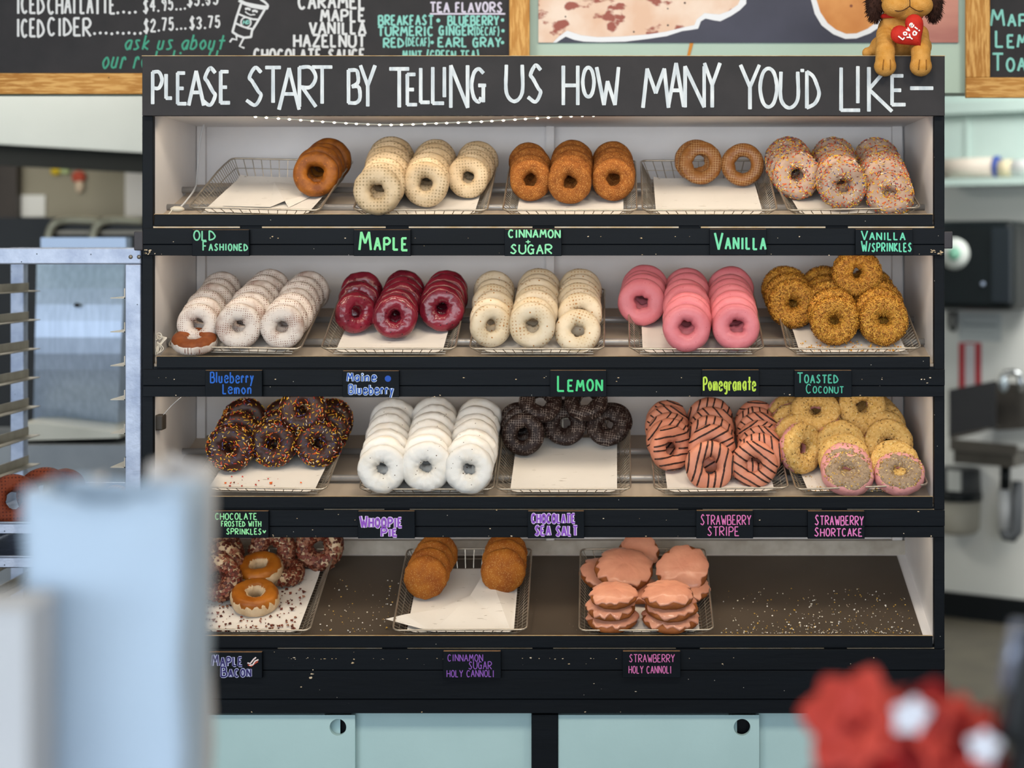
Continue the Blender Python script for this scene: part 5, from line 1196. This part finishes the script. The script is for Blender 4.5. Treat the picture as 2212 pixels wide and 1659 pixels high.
MB().tube(fa, .014, 8).obj('faucet', mat('chrome', 'c3c8cc', rough=.2, metal=1), sk)
MB().ball(M4 @ Vector((W(2168, 830, .11)[0], -.11, W(2168, 830, .11)[1])), (.02, .02, .035)).obj('faucet_handle', mat('pale_chrome', 'b8c6cf', rough=.3, metal=.6), sk)
# pipes, bin, spray bottle below
dp = thing('drain_pipe', 'white drain pipe with a dark trap under the hand sink', 'pipe', tuple(M4 @ Vector((W(2170, 1150)[0], -.15, W(2170, 1150)[1]))))
def wv(x, y, off): u, z = W(x, y, off); return M4 @ Vector((u, -off, z))
MB().tube([wv(2170, 1058, .15), wv(2169, 1142, .15)], .028, 12).obj('white_pipe', mat('white_pvc', 'c9ccd0', rough=.4), dp)
MB().tube([wv(2172, 1005, .15), wv(2171, 1056, .15)], .022, 12).obj('dark_pipe', M_PLB, dp)
MB().tube([wv(2169, 1143, .15), wv(2174, 1158, .15), wv(2186, 1160, .15), wv(2196, 1148, .15), wv(2197, 1110, .14), wv(2198, 1040, .14)], .026, 12).obj('trap', mat('grey_pipe', '5d6166', rough=.5), dp)
bn = thing('wall_canister', 'dark grey canister with a white label on the wall under the sink', 'canister', tuple(M4 @ Vector((W(2062, 1100, .13)[0], -.005, W(2062, 1150, .13)[1]))))
ub = W(2066, 0, .12)[0]; z0_, z1_, z2_ = W(2066, 1150, .12)[1], W(2066, 1078, .12)[1], W(2066, 1012, .12)[1]
CM = M4 @ Matrix.Translation((ub, -.12, 0))
MB().lathe([(.0, z0_), (.085, z0_), (.10, z0_+.02), (.108, z1_-.001), (.0, z1_-.001)], 24, CM).obj('canister_base', mat('pale_bin', 'a9a69b', '9c998f', 3, .5), bn)
MB().lathe([(.0, z1_), (.113, z1_), (.113, z1_+.03), (.0, z1_+.03)], 24, CM).obj('band', M_PLB, bn)
MB().lathe([(.0, z1_+.031), (.108, z1_+.031), (.104, z2_), (.0, z2_)], 24, CM).obj('canister_body', mat('dark_bin', '4a4c4e', '404346', 3, .5), bn)
wbox(2046, 1016, 2074, 1062, .236, off_back=.222).obj('label', mat('white_paper_label', 'c5c8c6', rough=.6), bn)

# ------------------------------------------------------------------ in front: counter, bags, flowers, device
ctr = thing('open_counter', 'pale service counter, opened underneath to pass light, carrying bags and flowers', 'table', (0, -2.5, 0))
MB().box((-1.1, -2.95, 1.03), (1.3, -2.02, 1.07)).obj('counter_top', mat('counter_laminate', 'c5c3bd', rough=.4), ctr); [MB().box((x_, y_, 0), (x_+.05, y_+.05, 1.03)).obj('leg', M_STEELDK, ctr) for x_ in (-1.08, 1.23) for y_ in (-2.93, -2.09)]  # unseen counter reduced to slab and legs so light passes under
ZC = 1.0702
M_BAG = mat('white_bag_paper', 'bccfe2', 'b4c8de', 3, .7, bump=.002, bscale=9)
M_BAGW = mat('white_bag_paper_inside', 'd5d4d6', 'cdccd0', 4, .8)
def bag(label, pxl, pxr, pyt, D, depth, wob=.006, dip=0, seed=0, skew=0.0, white=False):
    """open paper bag standing on the counter; front face spans the pixels at distance D from the camera"""
    y = D-CAMD; a, b = P(pxl, pyt, y), P(pxr, pyt, y); x0, x1, zt = a.x, b.x, a.z; h = zt-ZC
    t = thing('paper_bag', label, 'bag', ((x0+x1)/2, y+depth/2, ZC), 'white paper bags on the counter')
    rr = random.Random(seed); nz = 14; loop = []
    W_ = x1-x0; xm = (x0+x1)/2
    prof = []
    for i in range(10): prof.append((x0+W_*i/10, 0))
    for i in range(5): prof.append((x1 - .25*W_*.25*math.sin(math.pi*i/5), depth*i/5))
    for i in range(10): prof.append((x1-W_*i/10, depth))
    for i in range(5): prof.append((x0 + .25*W_*.25*math.sin(math.pi*i/5), depth*(1-i/5)))
    n = len(prof); vs = []; fs = []
    for j in range(nz+1):
        f = j/nz
        for i, (x, yy) in enumerate(prof):
            u = (x-x0)/W_
            top = h*(1 - dip*math.sin(math.pi*u)**2*(1 if yy < depth*.5 else .3)) + skew*(u-.5) + (.004*((i % 2)*2-1)*.4 if f > .99 else 0)
            nn = noise.noise(Vector((x*14, yy*20+seed, f*4+seed)))*wob + noise.noise(Vector((x*40, seed, f*11)))*wob*.4
            xx = xm + (x-xm)*(.90+.10*min(1, f*1.6)) + nn*.6
            vs.append(Vector((xx, y+yy+nn, ZC+top*f)))
    for j in range(nz):
        for i in range(n): fs.append((j*n+i, j*n+(i+1) % n, (j+1)*n+(i+1) % n, (j+1)*n+i))
    fs.append(tuple(range(n-1, -1, -1)))
    o = MB().add(vs, fs, 0, True).obj('bag_body', [M_BAGW if white else M_BAG], t); s_ = o.modifiers.new('paper', 'SOLIDIFY'); s_.thickness = .0006; s_.offset = 0
    return t
bag('front white paper bag, broad pale blue-white face towards the viewer', 52, 400, 1062, 1.45, .085, .007, .03, 1, -.004)
bag('taller white paper bag standing just behind the front one, nearest the cabinet side', 318, 426, 1012, 1.60, .07, .006, .02, 2, -.010, True)
bag('white paper bag at the outer side behind the front one, its corner showing above', 62, 180, 1050, 1.62, .06, .006, .03, 4, .006, True)
cx0 = P(-120, 1330, 1.36-CAMD); cx1 = P(62, 1330, 1.36-CAMD)
bxo = thing('bakery_box', 'plain white bakery box standing at the lower left corner in front of the bags', 'box', ((cx0.x+cx1.x)/2, 1.42-CAMD, ZC))
MB().box((cx0.x, 1.36-CAMD, ZC), (cx1.x, 1.43-CAMD, cx0.z)).obj('carton', mat('white_carton', 'c4c6ca', 'bcbec4', 4, .7), bxo, bevel=.002)
MB().box((cx0.x-.001, 1.359-CAMD, cx0.z+.0003), (cx1.x+.001, 1.431-CAMD, cx0.z+.006)).obj('carton_lid', mat('white_carton', 'c4c6ca'), bxo, bevel=.001)
# red silk flowers in a pot
fy = 1.50-CAMD; fc = P(1978, 1600, fy); fl = thing('potted_flowers', 'blurred red silk flowers with small white blossoms in a pot on the counter', 'flowers', (fc.x, fy, ZC))
M_RED = mat('red_petal', '90070d', '74060b', 20, .6); M_CORAL = mat('coral_petal', 'cc4a3c', 'bb3c32', 20, .6); M_WPET = mat('white_petal', 'e4e6f0', rough=.6)
MB().lathe([(.0, 0), (.045, 0), (.058, .075), (.062, .08), (.056, .08), (.05, .07), (.0, .07)], 24, Matrix.Translation((fc.x, fy, ZC))).obj('pot', mat('clay_pot', '7a3a2a', rough=.7), fl)
def blossom(c, r, up, m, n=7, sd=0, name='flower_head', pts=False):
    rr = random.Random(sd); up = Vector(up).normalized(); a = up.orthogonal().normalized(); b = up.cross(a); mb = MB()
    for layer in range(2):
        for i in range(n):
            th = 2*math.pi*(i+.5*layer)/n + rr.uniform(-.15, .15); d = (a*math.cos(th)+b*math.sin(th)); s_ = d.cross(up); L_ = r*(1-.3*layer)*rr.uniform(.85, 1.15); lift = .35+.5*layer
            wv_ = []
            for j in range(6):
                f = j/5; wd = L_*.42*math.sin(math.pi*min(1, f*.9+.08))**.8; ctr_ = c + d*(L_*f) + up*(L_*lift*f*(1-.6*f)) - up*.0
                wv_ += [ctr_ - s_*wd, ctr_ + up*(-.15*wd), ctr_ + s_*wd]
            mb.add(wv_, [(3*j+k, 3*j+k+1, 3*j+k+4, 3*j+k+3) for j in range(5) for k in range(2)], 0, True)
    mb.ball(c+up*r*.12, r*.13, 10, 6)
    o = mb.obj(name, m, fl); s_ = o.modifiers.new('petal', 'SOLIDIFY'); s_.thickness = .0012; return o
FH = [(1850, 1560, .046, 1, (-.4, -.8, .45)), (1915, 1590, .046, 0, (-.2, -.9, .4)), (2000, 1590, .046, 0, (.1, -.9, .45)), (2060, 1600, .044, 1, (.4, -.8, .45)), (1850, 1640, .044, 0, (-.6, -.8, 0)), (1930, 1660, .046, 1, (-.1, -1, .1)), (2020, 1670, .046, 0, (.1, -1, .1)), (2095, 1670, .042, 0, (.6, -.8, .1)),
      (1870, 1530, .040, 0, (-.3, .2, .9)), (1950, 1545, .042, 0, (0, .3, .9)), (2040, 1560, .040, 0, (.3, .3, .9)), (1870, 1710, .045, 0, (-.3, -.9, -.2)), (1980, 1720, .045, 0, (0, -1, -.2)), (2085, 1720, .045, 0, (.3, -.9, -.2))]
for i, (px, py, r, cm, up) in enumerate(FH):
    c = P(px, py, fy - (.03 if up[1] < -.5 else -.02)); blossom(c, r, up, M_CORAL if cm else M_RED, 7, i)
    MB().tube([c, Vector((fc.x+(c.x-fc.x)*.4, fy, ZC+.10)), Vector((fc.x+(c.x-fc.x)*.15, fy, ZC+.06))], .0016, 5).obj('stem', mat('green_stem', '4a6a34', rough=.6), fl)
for i, (px, py, r) in enumerate(((1968, 1545, .016), (2124, 1612, .014))): blossom(P(px, py, fy-.075 if i < 2 else fy-.05), r, (.05*i-.05, -1, .1), M_WPET, 5, 40+i, 'white_blossom')
for i, (px, py) in enumerate(((2145, 1520), (1795, 1462), (2070, 1580))):
    c = P(px, py, fy+.01); mb = MB(); d = (c-Vector((fc.x, fy, ZC+.09))); s_ = d.cross(Vector((0, 1, 0))).normalized(); o_ = c-d*.45; wv_ = []
    for j in range(6): f = j/5; wv_ += [o_+d*.45*f - s_*.014*math.sin(math.pi*f), o_+d*.45*f+Vector((0, -.004, 0)), o_+d*.45*f + s_*.014*math.sin(math.pi*f)]
    mb.add(wv_, [(3*j+k, 3*j+k+1, 3*j+k+4, 3*j+k+3) for j in range(5) for k in range(2)], 0, True); lo_ = mb.obj('leaf' if i == 2 else 'petal_tip', M_RED if i < 2 else mat('green_leaf', '6a7f4a', rough=.6), fl); lo_.modifiers.new('leaf', 'SOLIDIFY').thickness = .001
# dark device at the right edge
yD = 1.45-CAMD; p0 = P(2172, 1640, yD); dv = thing('card_terminal', 'dark blurred slanted device at the right edge beside the red flowers', 'terminal', (p0.x+.05, yD, ZC))
a_, b_, c_, d_ = P(2158, 1612, yD), P(2330, 1650, yD), P(2390, 1360, yD), P(2214, 1352, yD)
MB().prism([a_, b_, c_, d_], (0, .03, 0)).obj('terminal_body', mat('terminal_black', '0d1216', rough=.3), dv, bevel=.008)
MB().tube([d_+Vector((-.002, .012, 0)), a_.lerp(d_, .45)+Vector((-.002, .012, 0))], .006, 8).obj('rim_highlight', mat('painted_highlight', '8c93a6', rough=.3, metal=.5), dv)  # pale grey tube painted in as the highlight along the rim
m0 = a_.lerp(b_, .5); MB().box((m0.x-.02, yD+.006, ZC), (m0.x+.02, yD+.026, m0.z+.02)).obj('terminal_stand', mat('terminal_black', '0d1216'), dv)
MB().box((m0.x-.05, yD-.03, ZC), (m0.x+.05, yD+.06, ZC+.008)).obj('terminal_base', mat('terminal_black', '0d1216'), dv, bevel=.002)
